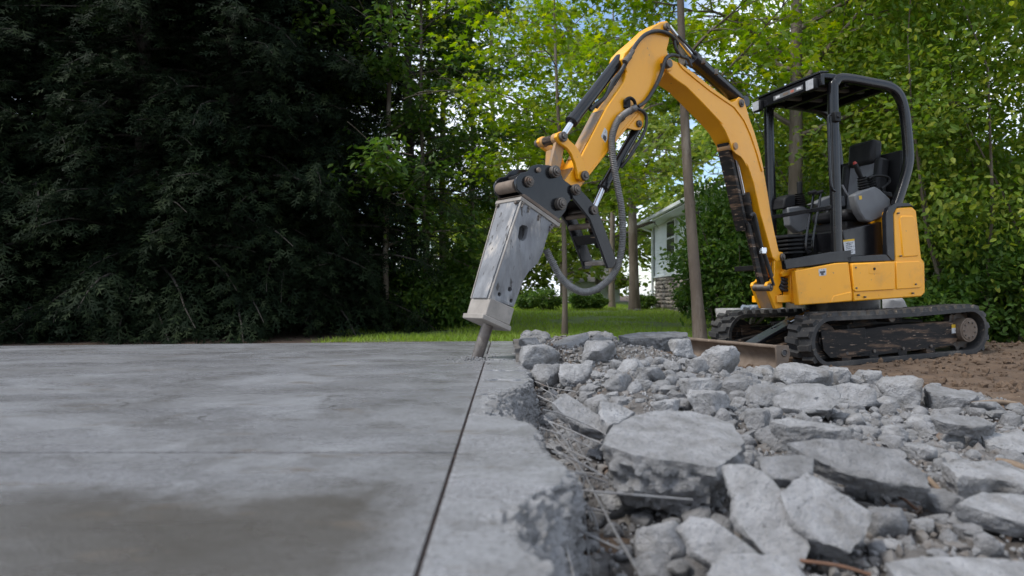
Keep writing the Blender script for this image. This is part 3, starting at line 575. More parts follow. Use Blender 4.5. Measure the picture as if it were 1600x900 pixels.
mat('chisel_steel', (.24, .22, .21), (.15, .12, .10), rough=.5, metal=.7, scale=18, c3=(.34, .31, .28), s3=9, p3=(.5, .62), bump=.3, bscale=90, bdist=.003)
mat('rusty_plate', (.125, .092, .07), (.20, .155, .12), rough=.75, metal=.2, scale=9, bump=.35, bscale=60, bdist=.004, c3=(.09, .06, .045), s3=5, p3=(.55, .7), c4=(.38, .3, .22), s4=30, p4=(.7, .75))
mat('console_grey', (.13, .134, .14), (.11, .112, .118), rough=.5, scale=10, bump=.1, bscale=200, bdist=.001)
mat('seat_vinyl', (.010, .010, .011), (.018, .018, .019), spec=.2, rough=.5, scale=12, bump=.15, bscale=150, bdist=.001)
mat('seat_grey', (.13, .135, .145), (.10, .10, .11), rough=.6, scale=12)
mat('black_plastic', (.009, .009, .010), (.015, .015, .015), spec=.2, rough=.45, scale=10)
mat('red_plastic', (.35, .03, .02), rough=.4)
mat('lamp_glass', (.42, .43, .45), (.30, .31, .33), rough=.15, scale=40, bump=.4, bscale=180, bdist=.003)
mat('sticker_white', (.62, .63, .64), (.5, .5, .5), rough=.5, scale=30, c3=(.25, .25, .26), s3=60, p3=(.56, .6))
mat('sticker_yellow', (.68, .42, .02), rough=.5)
mat('sticker_dark', (.06, .06, .065), rough=.5)
mat('sticker_red', (.40, .05, .03), (.3, .2, .15), rough=.6, scale=40)
mat('concrete_pale', (.38, .37, .36), (.3, .29, .28), rough=.9, scale=12, bump=.5, bscale=70, bdist=.004)
EM = Matrix(((XM[0, 0], XM[0, 1], XM[0, 2], XP[0]), (XM[1, 0], XM[1, 1], XM[1, 2], XP[1]), (XM[2, 0], XM[2, 1], XM[2, 2], XP[2]), (0, 0, 0, 1)))
EX = bpy.data.objects.new('excavator', None); col.objects.link(EX); EX.matrix_basis = EM
tag(EX, 'yellow and black compact tracked excavator with open canopy holding a hydraulic breaker', 'excavator')
def LP(u, v, y):
    """point of the machine seen at a pixel, on its own lengthwise plane y"""
    ol = XM.T@(EYE-XP); r = XM.T@ray(u, v); return ol+r*((y-ol[1])/r[1])
class LB(MB):                                                     # builder in machine coordinates
    def __init__(s): super().__init__(X2W)
    def side(s, poly, y, w):                                      # outline seen on plane y, going w inwards
        A = [LP(u, v, y) for u, v in poly]; return s.prism(A, [a-np.array([0, w, 0]) for a in A])
def part(name, mb, m, bevel=.004, smooth=35, label=None): return tag(mb.build(name, m, EX, EM, bevel=bevel, smooth=smooth), label)
def sub(name, mb, m, par, bevel=.003, smooth=35): return mb.build(name, m, par, bevel=bevel, smooth=smooth)
# ---- tracks
TR, TX, TZ = .237, .85, .237
def track_path(r, n=14):
    p = []
    for k in range(n+1): a = math.pi/2-math.pi*k/n; p.append((TX+r*math.cos(a), TZ+r*math.sin(a)))           # front end, top to bottom
    p += [(TX*(1-2*k/9), TZ-r) for k in range(1, 9)]
    for k in range(n+1): a = -math.pi/2-math.pi*k/n; p.append((-TX+r*math.cos(a), TZ+r*math.sin(a)))
    p += [(-TX*(1-2*k/9), TZ+r-.012*math.sin(math.pi*k/9)) for k in range(1, 9)]
    return p
lug_me = None
for sgn in (1, -1):
    yc = sgn*.565; y0, y1 = yc-.15, yc+.15
    prof = [(-.15, -.030), (-.15, .006), (-.135, .010), (.135, .010), (.15, .006), (.15, -.030), (.12, -.034), (.05, -.026), (-.05, -.026), (-.12, -.034)]
    po = track_path(TR-.022); n = len(po); V = []; k = len(prof)
    for i in range(n):
        a, b = np.array(po[i-1]), np.array(po[(i+1) % n]); t = (b-a)/np.linalg.norm(b-a); nn = np.array([-t[1], t[0]])
        for py_, ph in prof: q = np.array(po[i])+nn*ph; V.append((q[0], yc+py_, q[1]))
    mb = LB(); mb.add(V, [(i*k+j, i*k+(j+1) % k, ((i+1) % n)*k+(j+1) % k, ((i+1) % n)*k+j) for i in range(n) for j in range(k)])
    tr = part('track', mb, 'rubber', 0, 40)
    # tread lugs: one mesh, set round the belt in two staggered rows
    if lug_me is None:
        l = MB()
        A = [(-.034, -.072, 0), (.034, -.062, 0), (.046, .07, 0), (-.018, .076, 0)]; B = [(-.024, -.068, .034), (.022, -.058, .034), (.034, .062, .034), (-.010, .070, .034)]
        l.prism(A, B); lug_me = l.mesh('tread_lug'); lug_me.materials.append(MATS['rubber'])
    q = np.array(po+[po[0]]); sg = np.hypot(*np.diff(q, axis=0).T); cum = np.concatenate([[0], np.cumsum(sg)]); nl = 44
    for row in (0, 1):
        for j in range(nl):
            s_ = (j+.5*row)/nl*cum[-1]; i = min(np.searchsorted(cum, s_, 'right')-1, len(sg)-1); f = (s_-cum[i])/sg[i]; c = q[i]*(1-f)+q[i+1]*f
            a, b = q[i], q[i+1]; tt = (b-a)/np.linalg.norm(b-a)
            t2 = (q[(i+2) % len(po)]-q[i-1 if i else -2]); t2 /= np.linalg.norm(t2)
            nn = np.array([-t2[1], t2[0]]); c = c+nn*.009
            yy = yc+(.076 if row else -.076); my = -1 if row else 1
            Lm = Matrix(((t2[0], 0, nn[0], c[0]), (0, my, 0, yy), (t2[1], 0, nn[1], c[1]), (0, 0, 0, 1)))
            o = bpy.data.objects.new('tread_lug', lug_me); col.objects.link(o); o.parent = tr; o.matrix_basis = EM@Lm
    # drive lugs inside the belt
    # roller frame
    yo = yc+sgn*.075; yi = yc-sgn*.09
    fr = [tuple(LP(u, v, .64)[[0, 2]]) for u, v in ((1287, 520), (1352, 514), (1400, 507), (1486, 502), (1494, 508), (1497, 530), (1489, 540), (1420, 549), (1365, 556), (1300, 560), (1290, 549))]
    mb = LB(); mb.prism([(x, yo, z) for x, z in fr], [(x, yi, z) for x, z in fr]); fo = part('roller_frame', mb, 'black_scuffed', .006)
    mb = LB(); f2 = [tuple(LP(u, v, .652)[[0, 2]]) for u, v in ((1283, 518), (1352, 511.5), (1354, 540), (1352, 552), (1298, 560), (1287, 548))]; mb.prism([(x, yo+sgn*.012, z) for x, z in f2], [(x, yo-sgn*.004, z) for x, z in f2]); sub('tension_cover', mb, 'black_scuffed', fo, .004)
    for bx_ in (.62, .30, -.05, -.40):
        mb = LB(); mb.cyl((bx_, yo+sgn*.004, .075), (bx_, yi-sgn*.004, .075), .055, n=18); ro = sub('roller', mb, 'black_scuffed', fo, .004)
        mb = LB(); mb.cyl((bx_, yo, .115), (bx_, yo+sgn*.016, .115), .017, n=6); sub('bolt', mb, 'pin_steel', fo, .002)
    mb = LB(); mb.cyl((.05, yo-sgn*.01, .405), (.05, yi, .405), .042, n=18); part('carrier_roller', mb, 'pin_steel', .004)
    mb = LB(); mb.cyl((-TX, yo+sgn*.05, .245), (-TX, yi, .245), .115, n=26); mb.cyl((-TX, yo+sgn*.056, .245), (-TX, yo+sgn*.05, .245), .098, n=26); hb = part('drive_motor', mb, 'rusty_plate', .008)
    for j in range(9):
        a = j*2*math.pi/9; mb = LB(); mb.cyl((-TX+.075*math.cos(a), yo+sgn*.055, .245+.075*math.sin(a)), (-TX+.075*math.cos(a), yo+sgn*.066, .245+.075*math.sin(a)), .009, n=6); sub('bolt', mb, 'pin_steel', hb, 0)
    mb = LB(); R_s = []
    for j in range(44):
        a = j*2*math.pi/44; r = .195 if (j//2) % 2 else .168; R_s.append((-TX+r*math.cos(a), 0, .237+r*math.sin(a)))
    mb.prism([(x, yc+.03, z) for x, _, z in R_s], [(x, yc-.03, z) for x, _, z in R_s]); part('sprocket', mb, 'pin_steel', .003)
    mb = LB(); mb.cyl((TX, yc+.05, .237), (TX, yc-.05, .237), .165, n=32); mb.cyl((TX, yc+.065, .237), (TX, yc-.065, .237), .06, n=20); part('idler_wheel', mb, 'black_scuffed', .008)
    if sgn == 1:
        c = LP(1490, 514, yo+.002); mb = LB(); mb.box(c+np.array([0, 0, -.016]), (.05, .003, .05)); part('warning_sticker', mb, 'sticker_white', 0)
        mb = LB(); mb.box(c+np.array([0, 0, .026]), (.05, .003, .034)); part('warning_sticker', mb, 'sticker_yellow', 0)
mb = LB(); mb.box((0, 0, .33), (.62, .86, .17)); mb.bar((.5, .45, .3), (-.1, .1, .36), .16, .12); mb.bar((.5, -.45, .3), (-.1, -.1, .36), .16, .12); mb.bar((-.5, .45, .3), (.1, .1, .36), .16, .12); mb.bar((-.5, -.45, .3), (.1, -.1, .36), .16, .12)
part('undercarriage', mb, 'black_scuffed', .01)
mb = LB(); mb.cyl((0, 0, .40), (0, 0, .575), .36, n=40); part('slew_ring', mb, 'black_paint', .006)
# ---- dozer blade
BXf = 1.36; pr = []
for k in range(9):
    t = k/8; pr.append((BXf+.065-.075*math.sin(math.pi*t)+.01*t, -.02+.245*t))
bk = [(x-.022, z) for x, z in pr]
mb = LB()
A = [(x, .70, z) for x, z in pr]+[(x, .70, z) for x, z in bk[::-1]]; mb.prism(A, [(x, -.70, z) for x, _, z in A])
mb.cyl((BXf+.058, .70, .225), (BXf+.058, -.70, .225), .018, n=12)
bl = part('dozer_blade', mb, 'rusty_plate', .003)
for s in (1, -1):
    A = [(BXf+.085, s*.70, -.025), (BXf+.095, s*.70, .235), (BXf+.075, s*.70, .245), (BXf-.04, s*.70, .235), (BXf-.055, s*.70, .16), (BXf-.02, s*.70, .06), (BXf-.02, s*.70, -.025)]
    mb = LB(); mb.prism(A, [(x, y+s*.016, z) for x, y, z in A]); ep = sub('end_plate', mb, 'rusty_plate', bl, .003)
    mb = LB(); mb.tube([(BXf+.01+.028*math.cos(a), s*.719, .175+.028*math.sin(a)) for a in np.linspace(0, 6.28, 17)[:-1]], .006, 6, closed=True); sub('lifting_eye', mb, 'pin_steel', bl, 0)
    mb = LB(); mb.cyl((BXf+.01, s*.7155, .175), (BXf+.01, s*.718, .175), .024, n=16); sub('eye_hole', mb, 'sticker_dark', bl, 0)
    mb = LB(); mb.bar((BXf-.03, s*.33, .10), (.35, s*.30, .25), .07, .13); part('blade_arm', mb, 'black_scuffed', .008)
mb = LB(); mb.bar((BXf-.04, .10, .16), (.62, .06, .42), .16, .035); part('blade_cylinder_guard', mb, 'black_paint', .006)
mb = LB(); mb.cyl((BXf-.05, .05, .12), (.9, .04, .29), .034, n=16); mb.cyl((.9, .04, .29), (.5, .03, .42), .05, n=18); part('blade_cylinder', mb, 'black_paint', .004)
mb = LB(); mb.cyl((.80, .14, .39), (.55, .13, .47), .022, n=14); part('hydraulic_pipe', mb, 'chrome', 0)
# ---- house of the machine
YS = .5
plan = [(.98, .46), (-.30, .46), (-.50, .44), (-.64, .33), (-.71, .12), (-.71, -.12), (-.64, -.33), (-.50, -.46), (.45, -.46), (.55, -.1), (.72, .25), (.98, .36)]
mb = LB(); mb.prism([(x, y, .575) for x, y in plan], [(x, y, .90) for x, y in plan]); part('house_body', mb, 'yellow_paint', .012)
tailp = [(-.17, .43), (-.40, .44), (-.56, .33), (-.62, .12), (-.62, -.12), (-.56, -.33), (-.42, -.46), (-.17, -.46)]
mb = LB(); mb.prism([(x, y, .905) for x, y in tailp], [(x*.94-.0, y*.97, 1.42) for x, y in tailp]); part('counterweight', mb, 'yellow_paint', .03, label=None)
mb = LB(); mb.side([(1243, 423), (1306, 411), (1326, 410), (1331.5, 456), (1331.5, 471), (1248, 477)], YS, .06); sk = part('body_skirt', mb, 'yellow_paint', .008)
mb = LB(); mb.side([(1303, 462), (1331, 455.5), (1331.5, 470), (1298, 473)], YS+.006, .02); sub('skirt_fold', mb, 'yellow_paint', sk, .006)
mb = LB(); mb.side([(1329, 411), (1400, 408), (1400, 406), (1397.5, 335), (1402, 325), (1425, 323), (1432, 329), (1440, 403), (1445, 410), (1446, 457), (1440, 463.5), (1334, 471)], YS-.008, .07); rp = part('tail_panel', mb, 'yellow_paint', .014)
mb = LB(); mb.side([(1331, 412.5), (1398, 409), (1398.5, 450), (1397, 452.2), (1337, 455.8), (1334, 453)], YS+.006, .02); dr = part('access_door', mb, 'yellow_paint', .006)
mb = LB(); mb.side([(1357, 414), (1375, 413), (1376, 415), (1374, 427), (1358, 428)], YS+.0075, .004); sub('latch_recess', mb, 'yellow_paint', dr, .002)
mb = LB(); c = LP(1366, 420, YS+.007); mb.cyl(c, c+np.array([0, .008, 0]), .012, n=16); sub('lock', mb, 'black_plastic', dr, .002)
mb = LB(); mb.side([(1400.5, 409.5), (1437, 408), (1440, 412), (1440.5, 447), (1437, 449.8), (1401, 452)], YS+.002, .02); part('side_cover', mb, 'yellow_paint', .006)
mb = LB(); mb.side([(1406, 342), (1409, 337), (1427, 337), (1430, 341), (1435.5, 400), (1411, 402)], YS+.0, .02); part('tail_cover', mb, 'yellow_paint', .008)
for u, v in ((1404, 333), (1408, 400), (1337, 418), (1338, 450), (1431, 444), (1427, 458), (1352, 464), (1342, 461)):
    mb = LB(); c = LP(u, v, YS+.006); mb.cyl(c-np.array([0, .02, 0]), c+np.array([0, .008, 0]), .0095, n=6); part('bolt', mb, 'pin_steel', .002)
mb = LB(); mb.side([(1279, 420.5), (1291, 419), (1291, 430), (1280, 431.5)], YS+.0016, .003); st = part('model_sticker', mb, 'sticker_white', 0)
mb = LB(); mb.side([(1281, 424), (1289.5, 423), (1289.5, 426), (1287, 426.5), (1287, 430), (1283, 430), (1283, 427), (1281, 427)], YS+.0026, .003); sub('sticker_mark', mb, 'sticker_dark', st, 0)
# black lower frame, sills, trim
mb = LB(); mb.side([(1226, 406), (1300, 393.5), (1330, 391), (1331, 409.3), (1306, 410), (1228, 421)], YS-.012, .05); part('floor_sill', mb, 'black_paint', .006)
mb = LB(); mb.side([(1322, 401), (1395, 396.6), (1398, 407.5), (1326, 410)], YS-.012, .04); part('door_sill', mb, 'black_paint', .005)
mb = LB(); mb.side([(1386, 398), (1384.5, 337), (1389, 324), (1400, 317), (1420, 317), (1430, 324), (1424, 322), (1402, 323.5), (1396, 334), (1398.5, 407), (1394, 407)], YS-.006, .05); part('pillar_trim', mb, 'black_paint', .005)
mb = LB(); mb.box((.42, 0, .925), (1.08, .86, .05)); part('floor_plate', mb, 'black_plastic', .006)
mb = LB(); mb.side([(1317, 360), (1382, 345), (1391, 398), (1323, 402)], .36, .72); sb = part('seat_box', mb, 'black_paint', .01)
mb = LB(); mb.side([(1317.5, 375), (1335, 373), (1336.5, 396.5), (1321, 398.5)], .3625, .002); st = part('safety_sticker', mb, 'sticker_white', 0)
mb = LB(); mb.side([(1317.5, 375), (1335, 373), (1335.2, 376), (1317.7, 378)], .3635, .002); sub('sticker_header', mb, 'sticker_yellow', st, 0)
for k in range(6):
    v = 380+k*2.9; mb = LB(); mb.side([(1322, v), (1333-(k*3 % 5), v-1.3), (1333-(k*3 % 5), v-.3), (1322, v+1)], .3635, .002); sub('sticker_print', mb, 'sticker_dark', st, 0)
# floor steps and pedals at the front
for k in range(5):
    v = 372+k*6.2; mb = LB(); A = [LP(1213, v, .0), LP(1251, v-2.4, .0)]; a, b = A; mb.bar(a, b, .3, .022); part('floor_rib', mb, 'black_plastic', .006)
mb = LB(); mb.side([(1213, 368), (1252, 364), (1256, 402), (1216, 405)], -.10, .2); part('pedal_console', mb, 'black_plastic', .012)
# ---- canopy
def side_loop(y): return [(.475, y, .94), (.465, y, 1.6), (.455, y, 2.50), (.43, y, 2.61), (.34, y, 2.66), (.0, y, 2.64), (-.25, y, 2.61), (-.37, y, 2.53), (-.43, y, 2.36), (-.46, y, 2.02), (-.45, y, 1.88), (-.38, y, 1.69), (-.26, y, 1.44)]
def boxtube(mb, path, wy, wt):
    """rounded rectangular tube along a path in a lengthwise plane"""
    sec = []
    for a in np.linspace(0, 2*math.pi, 17)[:-1]:
        c_, s_ = math.cos(a), math.sin(a); sec.append((np.sign(c_)*abs(c_)**.45*wy/2, np.sign(s_)*abs(s_)**.45*wt/2))
    pts = spline(path, 5); V = []; n = len(pts); k = len(sec)
    for i in range(n):
        t = pts[min(i+1, n-1)]-pts[max(i-1, 0)]; t /= np.linalg.norm(t); nn = np.array([-t[2], 0, t[0]])
        for a, b in sec: V.append(pts[i]+np.array([0, a, 0])+nn*b)
    return mb.add(V, [(i*k+j, i*k+(j+1) % k, (i+1)*k+(j+1) % k, (i+1)*k+j) for i in range(n-1) for j in range(k)]+[tuple(range(k)), tuple(range((n-1)*k, n*k))])
for y in (.43, -.43):
    mb = LB(); boxtube(mb, side_loop(y), .075, .088); pf = part('canopy_post_frame', mb, 'black_paint', 0, 50)
mb = LB()
mb.hexa([(.60, .44, 2.645), (.60, -.44, 2.645), (-.30, -.44, 2.645), (-.30, .44, 2.645), (.57, .44, 2.700), (.57, -.44, 2.700), (-.28, -.43, 2.680), (-.28, .43, 2.680)])
rf = part('canopy_roof', mb, 'black_paint', .012)
mb = LB(); mb.hexa([(.60, .45, 2.575), (.60, -.45, 2.575), (.56, -.45, 2.575), (.56, .45, 2.575), (.60, .45, 2.685), (.60, -.45, 2.685), (.56, -.45, 2.685), (.56, .45, 2.685)]); sub('roof_visor', mb, 'black_paint', rf, .008)
mb = LB(); mb.hexa([(.61, .44, 2.690), (.61, -.44, 2.690), (.50, -.44, 2.705), (.50, .44, 2.705), (.60, .44, 2.713), (.60, -.44, 2.713), (.50, -.44, 2.717), (.50, .44, 2.717)]); sub('visor_lip', mb, 'black_paint', rf, .004)
mb = LB(); mb.box((.6018, .02, 2.625), (.003, .40, .045)); st = sub('visor_sticker', mb, 'sticker_white', rf, 0)
st.data.materials.clear(); st.data.materials.append(MATS['console_grey'])
for y0, w, mm in ((.17, .06, 'sticker_white'), (.08, .05, 'sticker_red'), (-.01, .07, 'rusty_plate'), (-.12, .06, 'sticker_white')):
    mb = LB(); mb.box((.6040, y0, 2.625), (.002, w, .022)); sub('faded_lettering', mb, mm, rf, 0)
for x in (.25, -.02, -.27):
    mb = LB(); mb.box((x, 0, 2.620), (.05, .80, .055)); sub('roof_beam', mb, 'black_paint', rf, .006)
for y in (.17, -.17): mb = LB(); mb.box((.12, y, 2.633), (.62, .045, .028)); sub('roof_beam', mb, 'console_grey', rf, .004)
for y in (.36, -.385):
    mb = LB(); mb.box((.625, y, 2.60), (.06, .115, .115)); la = part('work_lamp', mb, 'black_plastic', .02)
    mb = LB(); mb.box((.656, y, 2.60), (.006, .092, .092)); sub('lens', mb, 'lamp_glass', la, .012)
mb = LB(); mb.tube(spline([(.53, .47, 2.30), (.555, .47, 2.28), (.56, .47, 2.2), (.56, .47, 1.75), (.545, .47, 1.62), (.50, .46, 1.60)], 5), .013, 10); part('grab_rail', mb, 'black_paint', 0)
mb = LB(); mb.box((.47, .475, 2.28), (.07, .05, .09)); mb.cyl((.47, .49, 2.28), (.47, .51, 2.28), .016, n=12); part('mirror_bracket', mb, 'black_plastic', .006)
mb = LB(); mb.tube(spline([(.46, -.47, 1.98), (.52, -.52, 1.99), (.56, -.54, 1.95)], 4), .011, 8); part('mirror_arm', mb, 'black_paint', 0)
a = LP(1207, 339.5, -.30); mb = LB(); mb.bar(a, (.50, .42, 1.455), .03, .038); part('guard_rail', mb, 'black_paint', .004)
# ---- seat and controls
def rbox(mb, c, d, ang=0):
    R = np.array([[math.cos(ang), 0, math.sin(ang)], [0, 1, 0], [-math.sin(ang), 0, math.cos(ang)]]); return mb.box(c, d, R)
mb = LB(); rbox(mb, (-.10, 0, 1.40), (.50, .46, .11), -.06); seat = part('seat', mb, 'seat_vinyl', .04, 50)
mb = LB(); rbox(mb, (-.10, 0, 1.31), (.42, .40, .08)); rbox(mb, (-.08, 0, 1.24), (.46, .36, .03)); sub('suspension', mb, 'black_plastic', seat, .012)
mb = LB(); rbox(mb, (-.34, 0, 1.70), (.10, .36, .58), -.18); sub('backrest', mb, 'seat_grey', seat, .035)
for s in (1, -1): mb = LB(); rbox(mb, (-.33, s*.20, 1.70), (.13, .09, .56), -.18); sub('backrest_bolster', mb, 'seat_vinyl', seat, .03)
mb = LB(); rbox(mb, (-.37, 0, 2.055), (.13, .33, .25), -.12); part('headrest', mb, 'seat_vinyl', .04, 50)
mb = LB(); rbox(mb, (-.46, -.02, 1.72), (.03, .74, .62), -.05); part('guard_panel', mb, 'black_plastic', .01)
mb = LB(); mb.side([(1336, 304), (1350, 297), (1368, 291), (1376, 296), (1392, 311), (1391, 325), (1382, 338), (1362, 347), (1352, 345), (1344, 333), (1338, 318)], .37, .09); lc = part('joystick_console', mb, 'console_grey', .016)
mb = LB(); mb.side([(1342, 306), (1346.5, 305.5), (1347, 311), (1343, 312)], .372, .003); sub('warning_sticker', mb, 'sticker_yellow', lc, 0)
def bellows(base, top, r0, r1, n=6):
    base = np.array(base); top = np.array(top); pts = []; rs = []
    for k in range(2*n+1): t = k/(2*n); pts.append(base+(top-base)*t); rs.append((r0+(r1-r0)*t)*(1.0 if k % 2 == 0 else .72))
    return pts, rs
b0, b1 = LP(1351, 301, .30), LP(1346, 277, .30); mb = LB(); mb.tube(*bellows(b0, b1, .062, .045), n=14); lv = part('joystick', mb, 'black_plastic', 0)
g0, g1 = LP(1346, 279, .30), LP(1336, 256, .30); mb = LB(); mb.tube([g0, g0+(g1-g0)*.5, g1], [.020, .026, .022], 12); sub('grip', mb, 'black_plastic', lv, .004)
mb = LB(); mb.tube([g1, g1+(g1-g0)*.14], [.020, .012], 12); sub('thumb_button', mb, 'red_plastic', lv, .002)
mb = LB(); mb.tube(*bellows(LP(1362, 296, .25), LP(1356, 277, .25), .06, .045), n=14); part('boot', mb, 'black_plastic', 0)
mb = LB(); mb.tube(spline([LP(1357, 279, .30), LP(1366, 275, .30), LP(1380, 275, .31), LP(1388, 278, .31), LP(1389, 285, .31), LP(1377, 295, .31)], 5), .013, 8); part('armrest_loop', mb, 'black_plastic', 0)
mb = LB(); mb.side([(1380, 298), (1394, 300), (1396, 309), (1382, 306)], .34, .1); part('armrest', mb, 'seat_vinyl', .012)
mb = LB(); mb.side([(1231, 324), (1256, 321), (1266, 327), (1264, 358), (1248, 364), (1234, 352)], -.22, .09); part('lever_console', mb, 'console_grey', .014)
mb = LB(); mb.side([(1224, 326), (1226, 310), (1232, 304), (1243, 303), (1244, 322)], -.24, .18); part('armrest', mb, 'seat_vinyl', .015)
mb = LB(); mb.tube(*bellows(LP(1250, 322, -.27), LP(1249, 303, -.27), .075, .05), n=14); lv = part('joystick', mb, 'black_plastic', 0)
mb = LB(); mb.tube([LP(1249.5, 304, -.27), LP(1249, 284, -.27)], [.024, .028], 12); sub('grip', mb, 'black_plastic', lv, .006)
for du, yy in ((0, .16), (11, .02)):
    mb = LB(); mb.tube(spline([LP(1263+du, 396, yy), LP(1259+du, 382, yy), LP(1264+du, 345, yy), LP(1269+du, 320, yy), LP(1271+du, 302, yy)], 5), .0125, 8); lv = part('travel_lever', mb, 'black_paint', 0)
    h0, h1 = LP(1264+du, 302, yy), LP(1274+du, 299, yy); mb = LB(); mb.tube([h0, h1], .02, 10); sub('knob', mb, 'black_plastic', lv, .004)
mb = LB(); mb.side([(1272, 318), (1300, 305), (1320, 306), (1322, 322), (1290, 330)], -.1, .12); part('seat_side_box', mb, 'console_grey', .012)
mb = LB(); mb.tube(spline([LP(1279, 395, .25), LP(1290, 397, .25), LP(1300, 392, .25), LP(1306, 382, .25), LP(1305, 376, .25)], 5), .008, 8); part('cab_cable', mb, 'black_plastic', 0)
mb = LB(); mb.tube(spline([LP(1316, 289, .18), LP(1325, 305, .2), LP(1336, 318, .22), LP(1340, 330, .25)], 5), .009, 8); part('seat_belt', mb, 'seat_grey', 0)
# ---- swing post on the house front
mb = LB()
mb.side([(1221, 427), (1228, 421.5), (1245, 421.5), (1246, 428), (1224, 432.5)], .40, .34); mb.side([(1214, 462), (1246, 459), (1247.5, 472), (1214, 473)], .40, .34); mb.side([(1235, 428), (1246, 427), (1247, 462), (1236, 462)], .40, .30)
part('swing_post', mb, 'yellow_paint', .006)
mb = LB(); mb.side([(1219, 430), (1237, 428), (1238, 462), (1219, 463)], .30, .2); part('swing_hollow', mb, 'black_plastic', .004)
for k in range(4):
    mb = LB(); v = 437+k*5.5; mb.tube(spline([LP(1217, v-4, .34), LP(1226, v, .36), LP(1237, v-1, .33)], 4), .016, 8); part('hydraulic_hose', mb, 'hose_rubber', 0)
# ------------------------------------------------------------------ boom, arm, breaker: all in the boom's own upright plane
PHI = math.radians(38); BD = np.array([-math.cos(PHI), -math.sin(PHI), 0]); BN = np.array([math.sin(PHI), -math.cos(PHI), 0]); B0 = np.array([2.53265, 6.36106, 0.0])
def bp(u, v, off=0.0):
    r = ray(u, v); return EYE+r*(((B0-EYE)@BN+off)/(r@BN))
def bprism(mb, poly, off, w):
    A = [bp(u, v, off) for u, v in poly]; return mb.prism(A, [a-BN*w for a in A])
def bpin(mb, u, v, r, o0, o1, ref, n=20):
    c = bp(u, v, ref); return mb.cyl(c+BN*(o0-ref), c+BN*(o1-ref), r, n=n)
def taper(pts, ref): return [bp(u, v, ref) for u, v in pts]
BW = .18; H_ = BW/2
boom_poly = [(1047.5, 92), (1061.7, 98.5), (1086.7, 116.7), (1113, 138), (1143, 160), (1150, 158), (1155, 152.5), (1161.7, 156), (1165, 167), (1170, 185), (1178, 207), (1187, 239), (1194, 269), (1199.6, 301), (1205, 336), (1211, 365.6), (1217, 392), (1222, 398), (1222, 406), (1214, 410), (1207, 402), (1199.6, 374), (1188, 333), (1178, 286.7), (1169, 260), (1155, 236), (1146, 221), (1136, 203), (1128, 193), (1113, 177), (1092, 155), (1072, 135), (1053, 122), (1040, 110), (1037, 103), (1040, 95)]
mb = MB(); bprism(mb, boom_poly, H_, BW); bo = part('boom', mb, 'yellow_paint', .006, 30)
top_strip = [(1062, 97.5), (1087, 115.5), (1113, 137), (1143, 159), (1147, 163), (1110, 140.5), (1085, 120), (1068, 105)]
for off, w in ((H_+.009, .012), (-H_+.003, .012)):
    mb = MB(); bprism(mb, [(1060, 97), (1087, 116), (1113, 137), (1143, 159.5), (1150, 157), (1155, 151.5), (1162, 155), (1166, 167), (1171, 185), (1179, 207), (1188, 239), (1194, 267), (1191, 268), (1183, 239), (1173, 210), (1163, 188), (1148, 168), (1110, 142), (1085, 122), (1066, 106)], off, w); sub('boom_flange', mb, 'yellow_paint', bo, .003)
    mb = MB(); bprism(mb, [(1126, 192), (1133, 196), (1146, 209), (1156, 222), (1163, 240), (1168, 262), (1163, 252), (1158, 245), (1150, 240), (1144, 233), (1140, 219), (1134, 205)], off, w); sub('cylinder_lug', mb, 'yellow_paint', bo, .003)
mb = MB(); bpin(mb, 1150, 228, .030, H_+.024, -H_+.03, H_+.02); sub('pin', mb, 'yellow_worn', bo, .004)
mb = MB(); bpin(mb, 1159.5, 161, .034, H_+.022, -H_-.022, H_+.02); bpin(mb, 1159.5, 161, .018, H_+.030, -H_-.03, H_+.02); sub('pin', mb, 'pin_steel', bo, .004)
mb = MB(); bpin(mb, 1044, 100, .055, H_+.012, -H_-.012, H_+.01); sub('pivot_boss', mb, 'yellow_paint', bo, .006)
mb = MB(); bpin(mb, 1044, 100, .032, H_+.05, -H_-.05, H_+.03); sub('pin', mb, 'pin_steel', bo, .004)
# swing bracket
sw = [(1217, 393), (1223, 394), (1227, 401), (1227.5, 419), (1223, 427), (1221, 440), (1217, 449), (1223, 459), (1215.6, 461.5), (1214, 470), (1223, 472), (1223, 481), (1212, 482.5), (1198, 446), (1200, 441), (1205, 439), (1210, 431), (1210.5, 408), (1212, 398)]
mb = MB(); bprism(mb, sw, .085, .03)
sb_ = part('swing_bracket', mb, 'yellow_paint', .006)
A = [bp(u, v, .085) for u, v in sw]
mb = MB(); mb.prism([a-BN*.17 for a in A], [a-BN*.14 for a in A]); sub('bracket_cheek', mb, 'yellow_paint', sb_, .006)
lo = [bp(u, v, .085) for u, v in ((1199, 448), (1214, 450), (1214, 482), (1211, 482))]; mb = MB(); mb.prism([a-BN*.03 for a in lo], [a-BN*.14 for a in lo]); sub('web', mb, 'yellow_worn', sb_, .005)
for u, v, r in ((1221.5, 402, .036), (1202.5, 449, .034)):
    mb = MB(); c = bp(u, v, .09); mb.cyl(c+BN*.018, c-BN*.155, r, n=20); mb.cyl(c+BN*.026, c+BN*.018, r*.55, n=6); sub('pin', mb, 'pin_steel', sb_, .004)
mb = MB(); bprism(mb, [(1222, 408), (1226.5, 408), (1226.5, 417), (1222.5, 418)], .0865, .002); sub('sticker', mb, 'sticker_white', sb_, 0)
